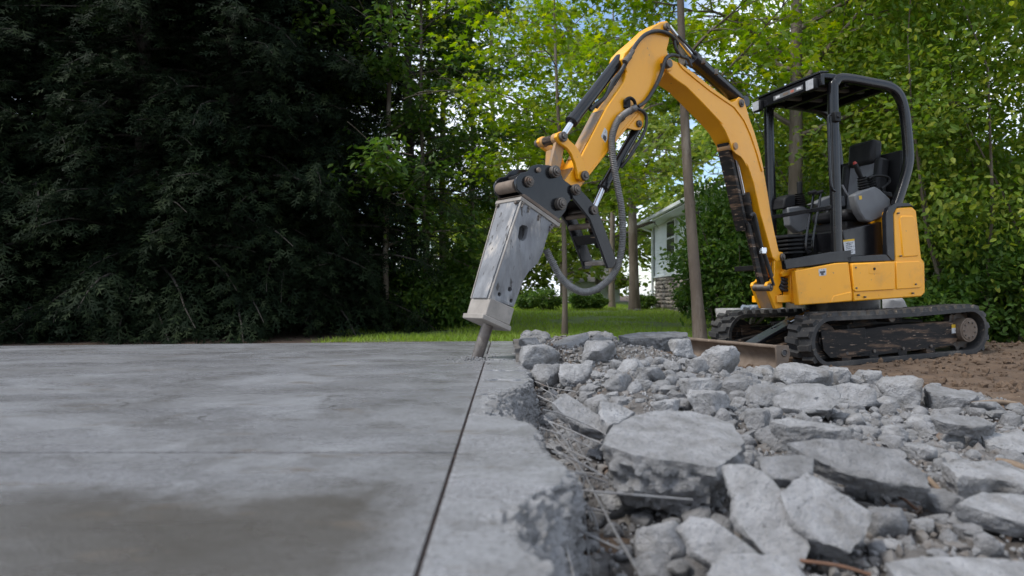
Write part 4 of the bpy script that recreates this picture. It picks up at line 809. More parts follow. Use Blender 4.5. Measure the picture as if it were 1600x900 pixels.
# boom cylinder with its guard
mb = MB(); bprism(mb, [(1137, 222), (1140.5, 224), (1146, 244), (1166, 338), (1170, 358), (1167, 361), (1162, 340), (1141, 244)], .055, .11); part('boom_cylinder_guard', mb, 'black_scuffed', .006)
mb = MB(); a, b, c = bp(1146, 232, 0), bp(1166, 330, 0), bp(1195, 452, 0); mb.cyl(a, b, .026, n=16); ro = part('boom_cylinder_rod', mb, 'chrome', 0)
mb = MB(); mb.cyl(b+(a-b)*.25, c, .053, n=22); mb.cyl(b+(a-b)*.28, b+(a-b)*.10, .060, n=22); mb.cyl(c+BN*.06, c-BN*.06, .055, n=20); part('boom_cylinder', mb, 'black_scuffed', .004)
mb = MB(); bprism(mb, [(1168, 345), (1173, 350), (1190, 424), (1195, 442), (1189, 444), (1182, 420)], .085, .02); part('cylinder_hose_guard', mb, 'black_scuffed', .004)
def hose(pts, r, name='hydraulic_hose', m='hose_rubber', n=8, rings=0):
    q = spline(pts, n); mb = MB()
    if rings:
        Q = np.array(q); s = np.concatenate([[0], np.cumsum(np.linalg.norm(np.diff(Q, axis=0), axis=1))]); k = int(s[-1]/rings)*2; t = np.linspace(0, s[-1], k+1)
        Q = np.stack([np.interp(t, s, Q[:, i]) for i in range(3)], 1); mb.tube(list(Q), [r if i % 2 else r*.80 for i in range(k+1)], 10)
    else: mb.tube(q, r, 8)
    return part(name, mb, m, 0, 60)
hose([bp(1173, 338, .09), bp(1177, 334, .10), bp(1181, 345, .10), bp(1187, 375, .10), bp(1192, 392, .10), bp(1199, 412, .10), bp(1206, 432, .11)], .017)
hose([bp(1176, 340, .07), bp(1186, 380, .08), bp(1197, 402, .10), bp(1203, 425, .11), bp(1209, 446, .12)], .012)
mb = MB(); c = bp(1192.5, 392, .12); mb.box(c, (.05, .05, .06)); part('hose_fitting', mb, 'chrome', .008)
# arm cylinder on the back of the boom
AW = .14; AH = AW/2
a, b, c = bp(1045, 43, 0), bp(1081, 91, 0), bp(1159, 160, 0)
mb = MB(); mb.cyl(a, b+(c-b)*.1, .024, n=18); part('arm_cylinder_rod', mb, 'chrome', 0)
mb = MB(); mb.cyl(b, b+(c-b)*.90, .058, n=26); mb.cyl(b-(c-b)*.012, b+(c-b)*.07, .064, n=26); mb.cyl(c+BN*.05, c-BN*.05, .05, n=20); ac = part('arm_cylinder', mb, 'black_paint', .005)
hose([bp(1059, 62, .02)+np.array([0, 0, .03]), bp(1080, 78, .02), bp(1100, 97, .03), bp(1125, 118, .04), bp(1146, 140, .04)], .013)
for u, v in ((1098, 96), (1118, 113)): mb = MB(); mb.box(bp(u, v, .05), (.04, .04, .05)); sub('clamp', mb, 'pin_steel', ac, .006)
hose([bp(1044, 52, .04), bp(1052, 60, .05), bp(1056, 76, .06), bp(1064, 88, .06), bp(1074, 92, .05), bp(1080, 104, .05)], .013)
# arm
arm_poly = [(1031.7, 35), (1042, 33), (1048, 40), (1047.5, 52), (1045, 67), (1042, 78), (1046, 90), (1048, 101), (1044, 111), (1037, 118), (1028, 135), (1017, 153), (1003, 173), (962, 223), (938, 253), (920, 276), (907, 293), (895, 301), (886, 296), (882, 284), (897, 262), (909, 243), (948, 168), (975, 128), (980, 113), (976.7, 101.7), (973, 92), (976, 83), (986.7, 71.7), (1001.7, 59), (1020, 41.7)]
mb = MB(); bprism(mb, arm_poly, AH, AW); ar = part('arm', mb, 'yellow_paint', .006, 30)
wf = [bp(u, v, AH) for u, v in ((907, 246.5), (946, 171))]   # worn paint on the arm's outer face, a thin wear plate
mb = MB(); q = [wf[0]-BN*.012, wf[1]-BN*.012, wf[1]-BN*(AW-.012), wf[0]-BN*(AW-.012)]; e = (bp(907, 246.5, AH)-bp(912, 249, AH)); e /= np.linalg.norm(e); mb.prism([x+e*.008 for x in q], [x+e*.002 for x in q]); sub('wear_plate', mb, 'yellow_worn', ar, .002)
mb = MB(); q = [bp(u, v, AH) for u, v in ((897, 262.5), (884, 282))]; q = [q[0]-BN*.01, q[1]-BN*.01, q[1]-BN*(AW-.01), q[0]-BN*(AW-.01)]; mb.prism([x+e*.010 for x in q], [x-e*.004 for x in q]); sub('wear_plate', mb, 'yellow_worn', ar, .002)
for off, w in ((AH+.008, .010), (-AH+.002, .010)):                  # ear plates that hold the cylinder
    mb = MB(); bprism(mb, [(974, 92), (976, 82.5), (987, 71), (1002, 58.5), (1020, 41), (1031, 34.2), (1042, 32.5), (1048, 39.5), (1047, 52), (1040, 58), (1020, 66), (1000, 84), (986, 104), (978, 108)], off, w) if off < 0 else None
    if off < 0: sub('ear_plate', mb, 'yellow_paint', ar, .003)
    mb = MB(); bprism(mb, [(1004, 172), (1007, 183), (1005, 198), (1001, 203), (992, 203), (980, 200)], off-.004, .012); sub('thumb_lug', mb, 'yellow_paint', ar, .003)
mb = MB(); bpin(mb, 1043.5, 42, .032, AH+.024, -AH-.024, AH+.02); bpin(mb, 1043.5, 42, .018, AH+.032, -AH-.03, AH+.02); sub('pin', mb, 'pin_steel', ar, .004)
mb = MB(); bpin(mb, 1000, 193, .026, AH+.022, -AH-.022, AH+.02); bpin(mb, 1000, 193, .014, AH+.03, -AH-.03, AH+.02, 6); sub('pin', mb, 'pin_steel', ar, .004)
mb = MB(); bprism(mb, [(945, 199), (949, 205), (949, 217), (946, 223), (939, 213)], AH+.0012, .002); st = sub('arm_sticker', mb, 'sticker_white', ar, 0)
mb = MB(); bprism(mb, [(943, 210), (947, 213), (947, 219), (945.5, 221), (942, 216)], AH+.002, .002); sub('sticker_mark', mb, 'sticker_dark', ar, 0)
mb = MB(); bprism(mb, [(1002, 172), (962.5, 221.5), (938.5, 251.5), (921, 274), (918.5, 271.5), (936, 250), (960, 220), (999, 170)], AH+.004, .006); sub('edge_flange', mb, 'yellow_paint', ar, .002)
# bucket cylinder along the arm
a, b, c = bp(879, 213, -.005), bp(893, 190, 0), bp(969, 92, 0)
mb = MB(); mb.cyl(a, b+(c-b)*.1, .024, n=18); part('bucket_cylinder_rod', mb, 'chrome', 0)
mb = MB(); mb.cyl(b, c, .042, n=24); mb.cyl(b-(c-b)*.01, b+(c-b)*.07, .047, n=24); part('bucket_cylinder', mb, 'black_paint', .004)
hose([bp(985, 86, .085), bp(978, 98, .08), bp(970, 112, .06), bp(957, 128, .045), bp(945, 152, .04), bp(930, 164, .03), bp(922, 172, .02)], .016)
hose([bp(978, 100, .05), bp(966, 122, .03), bp(948, 148, .02), bp(932, 168, .02)], .012)
mb = MB(); mb.tube([bp(976, 97, .09), bp(984, 88, .09)], .022, 10); mb.tube([bp(983, 89, .09), bp(989, 79, .09)], .018, 6); part('hose_fitting', mb, 'pin_steel', .003)
hose([bp(986, 82, .088), bp(997, 65, .088), bp(1010, 53, .09), bp(1026, 48.5, .09), bp(1040, 51, .09), bp(1050, 57, .07), bp(1059, 68, .03)], .015)
hose([bp(978, 96, -.03), bp(990, 72, -.03), bp(1003, 58, -.03), bp(1016, 44, -.03)]+[], .013)
hose([bp(1060, 88, .08), bp(1050, 86, .10), bp(1041, 91, .11), bp(1037, 102, .11), bp(1032, 118, .10), bp(1023, 137, .09), bp(1010, 157, .09), bp(997, 167, .095)], .015)
hose([bp(994, 169, .095), bp(1003, 173, .095), bp(1009, 180, .09), bp(1010, 193, .09), bp(1005, 210, .085), bp(993, 230, .08), bp(980, 250, .06), bp(970, 262, .03)], .012)
mb = MB(); mb.tube(spline([bp(978, 168, .075), bp(977, 158, .09), bp(984, 153, .10), bp(991, 158, .10), bp(993, 168, .095)], 4), .013, 8); mb.box(bp(979, 163, .078), (.05, .05, .06)); part('hose_bracket', mb, 'black_plastic', .004)
for u, v in ((985, 172), (970, 184)): mb = MB(); q = bp(u, v, .095); mb.tube([q-np.array([.014, 0, .012]), q+np.array([.014, 0, .012])], .03, 12); part('hose_clamp', mb, 'pin_steel', .003)
HO = [(993, 168), (982, 174), (968, 185), (960, 200), (956, 218), (957, 243), (961, 270), (966, 297), (971, 325), (973, 360), (970, 397), (960, 426), (938, 448), (914, 456.5), (892, 448), (875, 431), (862, 408), (853, 390)]
hose([bp(u, v, .095 if i < 5 else (.11 if i < 12 else .11-.015*(i-11))) for i, (u, v) in enumerate(HO)], .0265, 'breaker_hose', 'hose_spring', 10, rings=.0125)
# links between cylinder, arm and breaker
lk = [(869, 214), (871, 208), (877, 205), (884, 208), (889, 218), (900, 228), (908, 241), (914, 257), (920, 272), (918, 281), (911, 284), (904, 279), (902, 268), (899, 255), (893, 240), (886, 231), (876, 224)]
mb = MB(); bprism(mb, lk, AH+.040, .026); li = part('bucket_link', mb, 'yellow_paint', .004)
A = [bp(u, v, AH+.04)-BN*(AW+.04) for u, v in lk]; mb = MB(); mb.prism(A, [a_-BN*.026 for a_ in A]); part('bucket_link', mb, 'yellow_paint', .004)
for u, v, r in ((878.5, 214, .034), (912.5, 275, .034)):
    mb = MB(); c = bp(u, v, AH+.045); mb.cyl(c+BN*.012, c-BN*(AW+.12), r*.8, n=18); mb.cyl(c+BN*.020, c, r, n=18); mb.cyl(c+BN*.030, c+BN*.02, r*.55, n=6); sub('pin', mb, 'pin_steel', li, .004)
hl = [(870, 216), (876, 212), (884, 216), (881, 236), (876, 262), (868, 272), (860, 268), (862, 250)]
for off in (AH+.012, -AH+.012):
    mb = MB(); bprism(mb, hl, off, .026); h_ = part('tipping_link', mb, 'yellow_worn', .005)
mb = MB(); c0, c1 = bp(872, 216, AH+.01), bp(872, 216, AH+.01)-BN*(AW+.04); mb.cyl(c0, c0+(c1-c0)*.22, .036, n=18); mb.cyl(c0+(c1-c0)*.72, c1, .036, n=18); sub('tube', mb, 'yellow_worn', h_, .006); mb = MB(); mb.cyl(c0+(c1-c0)*.2, c0+(c1-c0)*.74, .031, n=18); sub('tube', mb, 'black_scuffed', h_, .004)
mb = MB(); bprism(mb, [(868, 232), (880, 228), (878, 256), (866, 262)], AH-.02, .10); sub('web', mb, 'yellow_worn', h_, .006)
# coupler bracket on the breaker
cp = [(806, 283), (808, 276), (814, 270), (824, 268), (832, 259), (841, 256.5), (858, 258), (874, 262), (880, 280), (891, 288), (898, 296), (898, 306), (888, 318), (884, 330), (874, 343), (862, 340), (840, 322), (818, 306), (808, 296)]
CW = .24; CO = .12
br = None
mb = MB(); bprism(mb, cp, CO, .024); hy = part('hydraulic_breaker', mb, 'black_paint', .004, label='grey hydraulic breaker hammer with black mounting bracket')
A = [bp(u, v, CO) for u, v in cp]
mb = MB(); mb.prism([a_-BN*CW for a_ in A], [a_-BN*(CW-.024) for a_ in A]); sub('bracket_plate', mb, 'black_paint', hy, .004)
for u, v, r, ln in ((825, 284, .036, .02), (864, 269, .040, .035), (897, 297, .038, .03), (873, 319, .042, .035)):
    mb = MB(); c = bp(u, v, CO); mb.cyl(c+BN*.008, c-BN*(CW+.008), r*.95, n=20); mb.cyl(c+BN*ln, c, r, n=20); mb.cyl(c+BN*(ln+.012), c+BN*ln, r*.72, n=20); mb.cyl(c+BN*(ln+.02), c+BN*ln, r*.45, n=6); sub('pin', mb, 'pin_steel', hy, .003)
mb = MB(); c = bp(840, 266, CO); mb.cyl(c+BN*.02, c, .016, n=10); sub('grease_fitting', mb, 'rusty_plate', hy, .003)
mb = MB(); c = bp(812, 289, CO); mb.cyl(c-BN*.03, c-BN*(CW-.03), .040, n=20); sub('cross_tube', mb, 'rusty_plate', hy, .004)
mb = MB(); c = bp(826, 270, CO); mb.prism([c-BN*.03, c-BN*(CW-.03), bp(850, 262, CO)-BN*(CW-.03), bp(850, 262, CO)-BN*.03], [x-np.array([0, 0, .03]) for x in (c-BN*.03, c-BN*(CW-.03), bp(850, 262, CO)-BN*(CW-.03), bp(850, 262, CO)-BN*.03)]); sub('cover_plate', mb, 'black_scuffed', hy, .004)
# breaker housing
HW = .25; HO_ = .125
def hprism(mb, poly, off, w): return bprism(mb, poly, off, w)
mb = MB(); hprism(mb, [(815, 306.5), (876, 349.5), (875, 353), (873, 354.5), (813, 312)], HO_+.008, HW+.016); tp = sub('mounting_plate', mb, 'breaker_dusty', hy, .003)
mb = MB(); hprism(mb, [(814, 304.5), (820, 303), (880, 346), (876, 349.2)], HO_+.002, HW+.004); sub('seat_plate', mb, 'rusty_plate', hy, .003)
hs = [(815, 313), (869, 351), (858, 362), (853, 378), (849, 393), (841, 411), (827, 424), (818, 438), (809, 464), (803, 480), (764.5, 466.5)]
def hw(v): return HW-.06*min(max((v-330)/135, 0), 1)                # the box narrows towards its foot
mb = MB(); A = [bp(u, v, HO_) for u, v in hs]; mb.prism(A, [a_-BN*hw(v) for a_, (u, v) in zip(A, hs)]); hb_me = mb.mesh('housing', 30)
hob = link('housing', hb_me, 'breaker_grey')
cut = MB()
wn = [(820, 354), (824, 350.5), (831, 352), (833.5, 356), (830, 372), (826, 376), (820, 374), (817.5, 370)]
bprism(cut, wn, HO_+.05, .14)
for u, v, r in ((780.7, 460, .0125), (799, 470, .0125), (797, 452, .015)): c = bp(u, v, HO_); cut.cyl(c+BN*.05, c-BN*.06, r, n=16)
fa, fb = bp(815, 313, HO_), bp(764.5, 466.5, HO_); ax = (fb-fa)/np.linalg.norm(fb-fa); fn = np.cross(BN, ax); fn = fn if fn@BD > 0 else -fn
for w_ in (.05, .14): c = fb-ax*.03-BN*w_; cut.cyl(c+fn*.05, c-fn*.05, .012, n=14)
co = link('cutter', cut.mesh('cutter', None)); md = hob.modifiers.new('cut', 'BOOLEAN'); md.object = co; md.operation = 'DIFFERENCE'; md.solver = 'EXACT'
bv = hob.modifiers.new('bevel', 'BEVEL'); bv.width = .004; bv.segments = 2; bv.limit_method = 'ANGLE'; bv.angle_limit = math.radians(40)
dg = bpy.context.evaluated_depsgraph_get(); me2 = bpy.data.meshes.new_from_object(hob.evaluated_get(dg)); hob.modifiers.clear(); hob.data = finish(me2, 30); bpy.data.objects.remove(co)
if not hob.data.materials: hob.data.materials.append(MATS['breaker_grey'])
hob.parent = hy
# raised seams on the housing: front plate between two side plates
mb = MB(); q = [fa, fb]; s0 = [fa-BN*.02+fn*.001, fb-BN*.02+fn*.001, fb-BN*(HW-.08)+fn*.001, fa-BN*(HW-.02)+fn*.001]; mb.prism([x+fn*.008 for x in s0], [x-fn*.004 for x in s0]); fp = sub('housing_plate', mb, 'breaker_grey', hy, .003)
mb = MB(); mb.tube([fa+fn*.001, fb+fn*.001], .006, 6); mb.tube([fa+fn*.001-BN*HW, fb+fn*.001-BN*(HW-.06)], .006, 6); sub('weld_seam', mb, 'breaker_dusty', hy, 0)
col_ = [(766.5, 465), (804, 482), (796.5, 509), (758.5, 492.5)]
mb = MB(); hprism(mb, col_, HO_+.007, HW-.046); sub('collar', mb, 'breaker_dusty', hy, .006)
fl = [(757, 490.5), (799, 509.5), (797.5, 517), (756, 498)]
mb = MB(); hprism(mb, [(755.5, 490), (799.5, 510), (798, 518), (754, 498)], HO_+.013, HW-.034); sub('base_flange', mb, 'breaker_dusty', hy, .005)
for u, v in ((816.5, 316), (826, 323), (842, 336), (863, 350), (860, 353)):
    mb = MB(); c = bp(u, v+2, HO_); mb.cyl(c+BN*.012, c, .012, n=6); mb.tube([c+BN*.006, c+BN*.006+ax*.03], .007, 6); sub('bolt', mb, 'pin_steel', hy, .002)
mb = MB(); c = bp(786, 320, HO_); 
for w_ in (.03, .22): c = fa-BN*w_+ax*.02+fn*.012; mb.cyl(c+fn*.012, c-fn*.01, .013, n=8)
sub('bolt', mb, 'pin_steel', hy, .002)
t0 = bp(763, 505, .03); tip = atz(744.5, 561.5, -.012)
d_ = tip-t0; mb = MB(); mb.tube([t0, t0+d_*.82, t0+d_], [.037, .037, .033], 22); ch = sub('chisel', mb, 'chisel_steel', hy, .003)
# ---- hydraulic thumb
th = [(893, 289), (904, 293), (916, 305), (931, 322), (941, 345), (963, 406), (962, 413), (957, 419), (950, 419), (941, 394), (922, 343), (909, 326), (895, 309)]
TW = .25; TO = .135
mb = MB(); bprism(mb, th, TO, .022); tb = part('thumb', mb, 'black_paint', .004)
A = [bp(u, v, TO) for u, v in th]; mb = MB(); mb.prism([a_-BN*TW for a_ in A], [a_-BN*(TW-.022) for a_ in A]); sub('thumb_plate', mb, 'black_paint', tb, .004)
def tcross(u0, v0, u1, v1, m, name, h=.012, i=.022):
    p, q = bp(u0, v0, TO), bp(u1, v1, TO); t = (q-p)/np.linalg.norm(q-p); up = np.cross(t, BN)*h/2
    mb = MB(); a_ = [p+up, q+up, q-up, p-up]; mb.prism([x-BN*i for x in a_], [x-BN*(TW-i) for x in a_]); sub(name, mb, m, tb, .003)
tcross(949, 411, 957, 408, 'chisel_steel', 'grip_edge', .03); tcross(909, 312, 926, 322, 'black_scuffed', 'cross_plate'); tcross(932, 366, 938, 380, 'black_scuffed', 'cross_plate')
for u, v, r in ((927, 352, .02), (922, 336, .016)):
    mb = MB(); c = bp(u, v, TO); mb.cyl(c-BN*.02, c-BN*(TW-.02), r, n=14); sub('cross_tube', mb, 'rusty_plate', tb, .003)
mb = MB(); c = bp(927, 328.5, TO); mb.cyl(c+BN*.01, c-BN*TW, .026, n=18); mb.cyl(c+BN*.018, c, .032, n=18); mb.cyl(c+BN*.026, c, .016, n=6); sub('pin', mb, 'pin_steel', tb, .003)
mb = MB(); bprism(mb, [(920, 334), (930, 340), (937, 362), (942, 385), (936, 388), (926, 365), (918, 345)], TO-.10, .03); sub('rib', mb, 'black_scuffed', tb, .004)
a, b, c = bp(927, 328, 0), bp(942, 294, 0), bp(999, 195, 0)
mb = MB(); mb.cyl(a, b, .022, n=18); part('thumb_cylinder_rod', mb, 'chrome', 0)
mb = MB(); mb.cyl(b, c, .036, n=24); mb.cyl(b-(c-b)*.01, b+(c-b)*.06, .043, n=24); part('thumb_cylinder', mb, 'black_paint', .004)
# ------------------------------------------------------------------ buildings behind
mat('siding', (.74, .77, .77), (.66, .70, .70), rough=.6, scale=2, bump=.1, bscale=30, bdist=.002)
mat('fieldstone', (.30, .26, .22), (.20, .17, .145), rough=.9, scale=4, bump=.6, bscale=25, bdist=.01, rand=.35)
mat('mortar', (.20, .185, .17), rough=.95, scale=6, bump=.4)
mat('trim_white', (.78, .8, .8), (.7, .72, .72), rough=.5, scale=4)
mat('shingles', (.16, .15, .145), (.10, .095, .09), rough=.9, scale=9, bump=.6, bscale=14, bdist=.02, stretch=(1, 1, 4))
mat('window_glass', (.03, .035, .04), (.05, .05, .06), rough=.08, scale=2)
mat('tarp_blue', (.16, .21, .27), (.26, .28, .31), rough=.6, scale=8, bump=.8, bscale=14, bdist=.03, c3=(.40, .41, .42), s3=6, p3=(.55, .68))
mat('dark_rock', (.09, .085, .08), (.16, .15, .14), rough=.9, scale=6, bump=.8, bscale=30, bdist=.02)
mat('bark', (.17, .135, .105), (.095, .073, .056), rough=.95, scale=5, bump=1.0, bscale=14, bdist=.02, c3=(.26, .225, .19), s3=4, p3=(.5, .7), stretch=(1, 1, .25), c4=(.06, .045, .035), s4=18, p4=(.66, .70))
mat('bark_dark', (.05, .042, .035), (.03, .025, .02), rough=.95, scale=8, bump=1.0, bscale=20, bdist=.02, stretch=(1, 1, .3))
hs_ = bpy.data.objects.new('house', None); col.objects.link(hs_); HX, HY0, HY1, HG = 5.2, 16.0, 24.0, -.14; hs_.location = (HX, (HY0+HY1)/2, HG); HMx = Matrix.Translation(hs_.location)
tag(hs_, 'white sided house with stone base and downspout behind the slender trunk', 'house')
def hpart(name, mb, m, bevel=0.0): return mb.build(name, m, hs_, HMx, bevel=bevel)
mb = MB(); mb.box((HX+3.5, 20, 1.40), (6.9, 7.9, 3.1)); wl = hpart('wall', mb, 'mortar')
bd = MB(); bd.hexa([(0, -4.0, 0), (0, 4.0, 0), (.03, 4.0, 0), (.03, -4.0, 0), (.016, -4.0, .125), (.016, 4.0, .125), (.03, 4.0, .125), (.03, -4.0, .125)]); bme = bd.mesh('siding_board'); bme.materials.append(MATS['siding'])
for k in range(17): o = bpy.data.objects.new('siding_board', bme); col.objects.link(o); o.parent = wl; o.matrix_basis = Matrix.Translation((HX+.01, 20, 1.04+k*.113))
bd = MB(); bd.hexa([(-3.5, 0, 0), (3.5, 0, 0), (3.5, .03, 0), (-3.5, .03, 0), (-3.5, .016, .125), (3.5, .016, .125), (3.5, .03, .125), (-3.5, .03, .125)]); bmf = bd.mesh('siding_board'); bmf.materials.append(MATS['siding'])
for k in range(17): o = bpy.data.objects.new('siding_board', bmf); col.objects.link(o); o.parent = wl; o.matrix_basis = Matrix.Translation((HX+3.5, HY0+.01, 1.04+k*.113))
stm = []
for k in range(6):
    P_, Fa = rock_verts(300+k, 'slab', 2, .5); me = finish(bulk('stone', P_[:, [2, 0, 1]]*np.array([.05, .19, .06]), Fa), 50); me.materials.append(MATS['fieldstone']); stm.append(me)
for r_ in range(9):
    y = HY1-.15-.2*(r_ % 2)
    while y > 17.6:
        s = RNG.uniform(.7, 1.3); o = bpy.data.objects.new('stone', stm[RNG.integers(6)]); col.objects.link(o); o.parent = wl
        o.matrix_basis = Matrix.Translation((HX+.03, y-.19*s, HG+.06+r_*.128+RNG.normal(0, .008))) @ Matrix.Diagonal((1, s, RNG.uniform(.95, 1.15), 1)); y -= .385*s
mb = MB(); mb.box((HX-.005, 20, 1.035), (.05, 8.1, .05)); hpart('base_trim', mb, 'trim_white')
mb = MB(); mb.box((HX-.015, HY1+.0, 2.0), (.06, .12, 1.95)); hpart('corner_board', mb, 'trim_white')
mb = MB(); mb.prism([(HX-.5, HY0-.5, 2.95), (HX+3.5, HY0-.5, 5.0), (HX+7.5, HY0-.5, 2.95), (HX+7.5, HY0-.5, 2.83), (HX+3.5, HY0-.5, 4.86), (HX-.5, HY0-.5, 2.83)], [(x, HY1+.5, z) for x, z in ((HX-.5, 2.95), (HX+3.5, 5.0), (HX+7.5, 2.95), (HX+7.5, 2.83), (HX+3.5, 4.86), (HX-.5, 2.83))]); rfh = hpart('roof', mb, 'shingles')
mb = MB(); mb.add([(HX, HY0, 2.93), (HX+7, HY0, 2.93), (HX+3.5, HY0, 4.8), (HX, HY0+.1, 2.93), (HX+7, HY0+.1, 2.93), (HX+3.5, HY0+.1, 4.8)], [(0, 1, 2), (5, 4, 3), (0, 3, 4, 1), (1, 4, 5, 2), (2, 5, 3, 0)]); hpart('gable', mb, 'siding')
mb = MB(); mb.box((HX-.24, 20, 2.80), (.5, 8.8, .03)); hpart('soffit', mb, 'trim_white')
mb = MB(); mb.box((HX-.54, 20, 2.885), (.10, 8.9, .11)); hpart('gutter', mb, 'trim_white', .02)
mb = MB(); mb.tube([(HX-.5, HY1-.1, 2.82), (HX-.3, HY1-.1, 2.70), (HX-.06, HY1-.1, 2.6), (HX-.06, HY1-.1, HG+.1), (HX-.25, HY1-.15, HG+.03)], .045, 8); hpart('downspout', mb, 'trim_white')
for y in (21.3, 18.6):
    mb = MB(); mb.box((HX-.02, y, 2.2), (.07, 1.1, 1.15)); wn_ = hpart('window', mb, 'trim_white', .01)
    for dz in (-.27, .27): mb = MB(); mb.box((HX-.058, y, 2.2+dz), (.01, .94, .48)); mb.build('pane', 'window_glass', wn_)
def far_house(px, Y, w, h, label):
    c = at(px, 486, Y); e = bpy.data.objects.new('house', None); col.objects.link(e); e.location = (c[0], Y, c[2]); M_ = Matrix.Translation(e.location); z = c[2]; tag(e, label, 'house', 'houses behind the lawn')
    mb = MB(); mb.box((c[0], Y+2, z+h/2), (w, 4, h)); mb.build('wall', 'siding', e, M_)
    mb = MB(); mb.prism([(c[0]-w/2-.3, Y-.3, z+h), (c[0]+w/2+.3, Y-.3, z+h), (c[0]+w/2-.2, Y+2, z+h+1.3), (c[0]-w/2+.2, Y+2, z+h+1.3)], [(c[0]-w/2-.3, Y+4.3, z+h), (c[0]+w/2+.3, Y+4.3, z+h), (c[0]+w/2-.2, Y+2.1, z+h+1.3), (c[0]-w/2+.2, Y+2.1, z+h+1.3)]); mb.build('roof', 'shingles', e, M_)
    for k in (-.28, .05, .33): mb = MB(); mb.box((c[0]+k*w, Y-.02, z+h*.58), (w*.13, .06, h*.42)); f_ = mb.build('window', 'trim_white', e, M_); mb = MB(); mb.box((c[0]+k*w, Y-.055, z+h*.58), (w*.10, .02, h*.34)); mb.build('pane', 'window_glass', f_)
far_house(926, 40, 3.2, 1.7, 'small pale house far behind the round hedges'); far_house(1180, 46, 6, 3.0, 'pale house far behind the shrubs beside the stone based house')
# ------------------------------------------------------------------ low stone wall and odds and ends
sw_ = bpy.data.objects.new('stone_wall', None); col.objects.link(sw_); sw_.location = (8.4, 11.6, -.15); SWM = Matrix.Translation(sw_.location); tag(sw_, 'low dry stone wall half hidden by shrubs behind the excavator track', 'stone wall')
for r_ in range(7):
    x = 6.6+.15*(r_ % 2)
    while x < 10.4:
        s = RNG.uniform(.75, 1.3); o = link('stone', stm[RNG.integers(6)], parent=sw_, pmat=SWM, world=Matrix.Translation((x+.19*s, 11.6+.03*RNG.normal(), -.06+r_*.115)) @ Matrix.Rotation(math.pi/2, 4, 'Z') @ Matrix.Diagonal((2.0, s, 1.0, 1))); x += .38*s
for i, (px, py, w, h) in enumerate(((985, 489, 16, 8), (1000, 486, 20, 13), (1012, 489, 14, 9), (1030, 487, 16, 9))):
    me = rock_mesh(500+i, 'lump', 3, (w*21/F, w*21/F*.8, h*21/F)); c = at(px, py+h*.2, 21.0); tag(link('rock', me, 'dark_rock', world=Matrix.Translation(Vector(c))), ['small dark rock at the left end of the rock row by the house', 'largest dark rock beside the house downspout', 'dark rock just right of the largest by the house', 'dark rock against the stone base of the house'][i], 'rock', 'dark rocks by the house')
me = rock_mesh(520, 'slab', 3, (.55, .3, .13)); tag(link('stone_slab', me, 'concrete_pale', world=Matrix.Translation(Vector(at(1150, 489, 9.2)))), 'pale flat stone behind the far track by the blue tarp', 'stone')
me = rock_mesh(521, 'lump', 4, (.36, .3, .19), 2.2); tag(link('tarp_bundle', me, 'tarp_blue', world=Matrix.Translation(Vector(at(1172, 487, 9.1)))), 'crumpled blue grey tarp bundle behind the far track', 'tarp')
me = rock_mesh(522, 'lump', 4, (.42, .3, .14), 1.6); tag(link('stone_slab', me, 'concrete_pale', world=Matrix.Translation(Vector(at(1208, 488, 9.0)))), 'pale stone lump behind the swing bracket of the excavator', 'stone')
# pale block under the house of the machine, behind the track
me = rock_mesh(523, 'slab', 3, (.55, .4, .22)); tag(link('stone_slab', me, 'concrete_pale', world=Matrix.Translation(Vector(at(1388, 476, 8.6)))), 'pale stone seen between the track and the yellow body', 'stone')
# ------------------------------------------------------------------ vegetation
leafmat('leaf_maple', (.11, .195, .016), (.18, .27, .020), (.33, .37, .03), trans=.52)
leafmat('leaf_dark', (.045, .10, .018), (.075, .14, .024), (.14, .21, .028), trans=.45)
leafmat('leaf_right', (.105, .19, .026), (.17, .255, .03), (.34, .37, .05), trans=.5)
leafmat('leaf_far', (.13, .20, .034), (.20, .27, .045), (.32, .35, .06), trans=.45)
leafmat('leaf_shrub', (.055, .125, .022), (.09, .165, .028), (.16, .24, .035), trans=.42)
leafmat('needle_shaded', (.0058, .0118, .006), (.010, .018, .0078), (.020, .031, .012), trans=.15, rough=.7, spec=.08)  # near-black: the deep shade on the left conifers is put into the needle colour
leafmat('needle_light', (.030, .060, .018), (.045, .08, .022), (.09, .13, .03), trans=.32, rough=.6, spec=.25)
leafmat('grass_blade', (.19, .30, .03), (.26, .36, .04), (.19, .21, .05), trans=.38, scale=.6)
def T_maple():
    r = [1.0, .40, .82, .34, .60]; a = [0, 24, 50, 80, 112]; pts = [(r[0], 0)]
    up = [(r[i]*math.cos(math.radians(a[i])), r[i]*math.sin(math.radians(a[i]))) for i in range(1, 5)]
    P_ = pts+up+[(-.25, 0)]+[(x, -y) for x, y in up[::-1]]; V = np.array([(x*.55+.12, y*.55, -.10*(x*x+y*y)) for x, y in P_]); return V, np.arange(len(V))[None]
def T_ovate(w=.26):
    V = np.array([(-.5, 0, 0), (-.15, w, .06), (.25, w*.75, .03), (.5, 0, -.06), (.25, -w*.75, .03), (-.15, -w, .06)]); return V, np.array([(0, 1, 2, 3), (0, 3, 4, 5)])
def T_spray():
    V = []; Fs = []
    def dia(a, b, w):
        a, b = np.array(a, float), np.array(b, float); t = b-a; n = np.array([-t[1], t[0], 0]); n /= np.linalg.norm(n); k = len(V); V.extend([a, a+t*.45+n*w, b, a+t*.45-n*w]); Fs.append((k, k+1, k+2, k+3))
    dia((-.5, 0, 0), (.5, 0, -.05), .045)
    for x, s, l in ((-.3, 1, .32), (-.16, -1, .32), (.02, 1, .27), (.16, -1, .22)): dia((x, 0, 0), (x+l*.75, s*l, -.04), .055)
    return np.array(V), np.array(Fs)
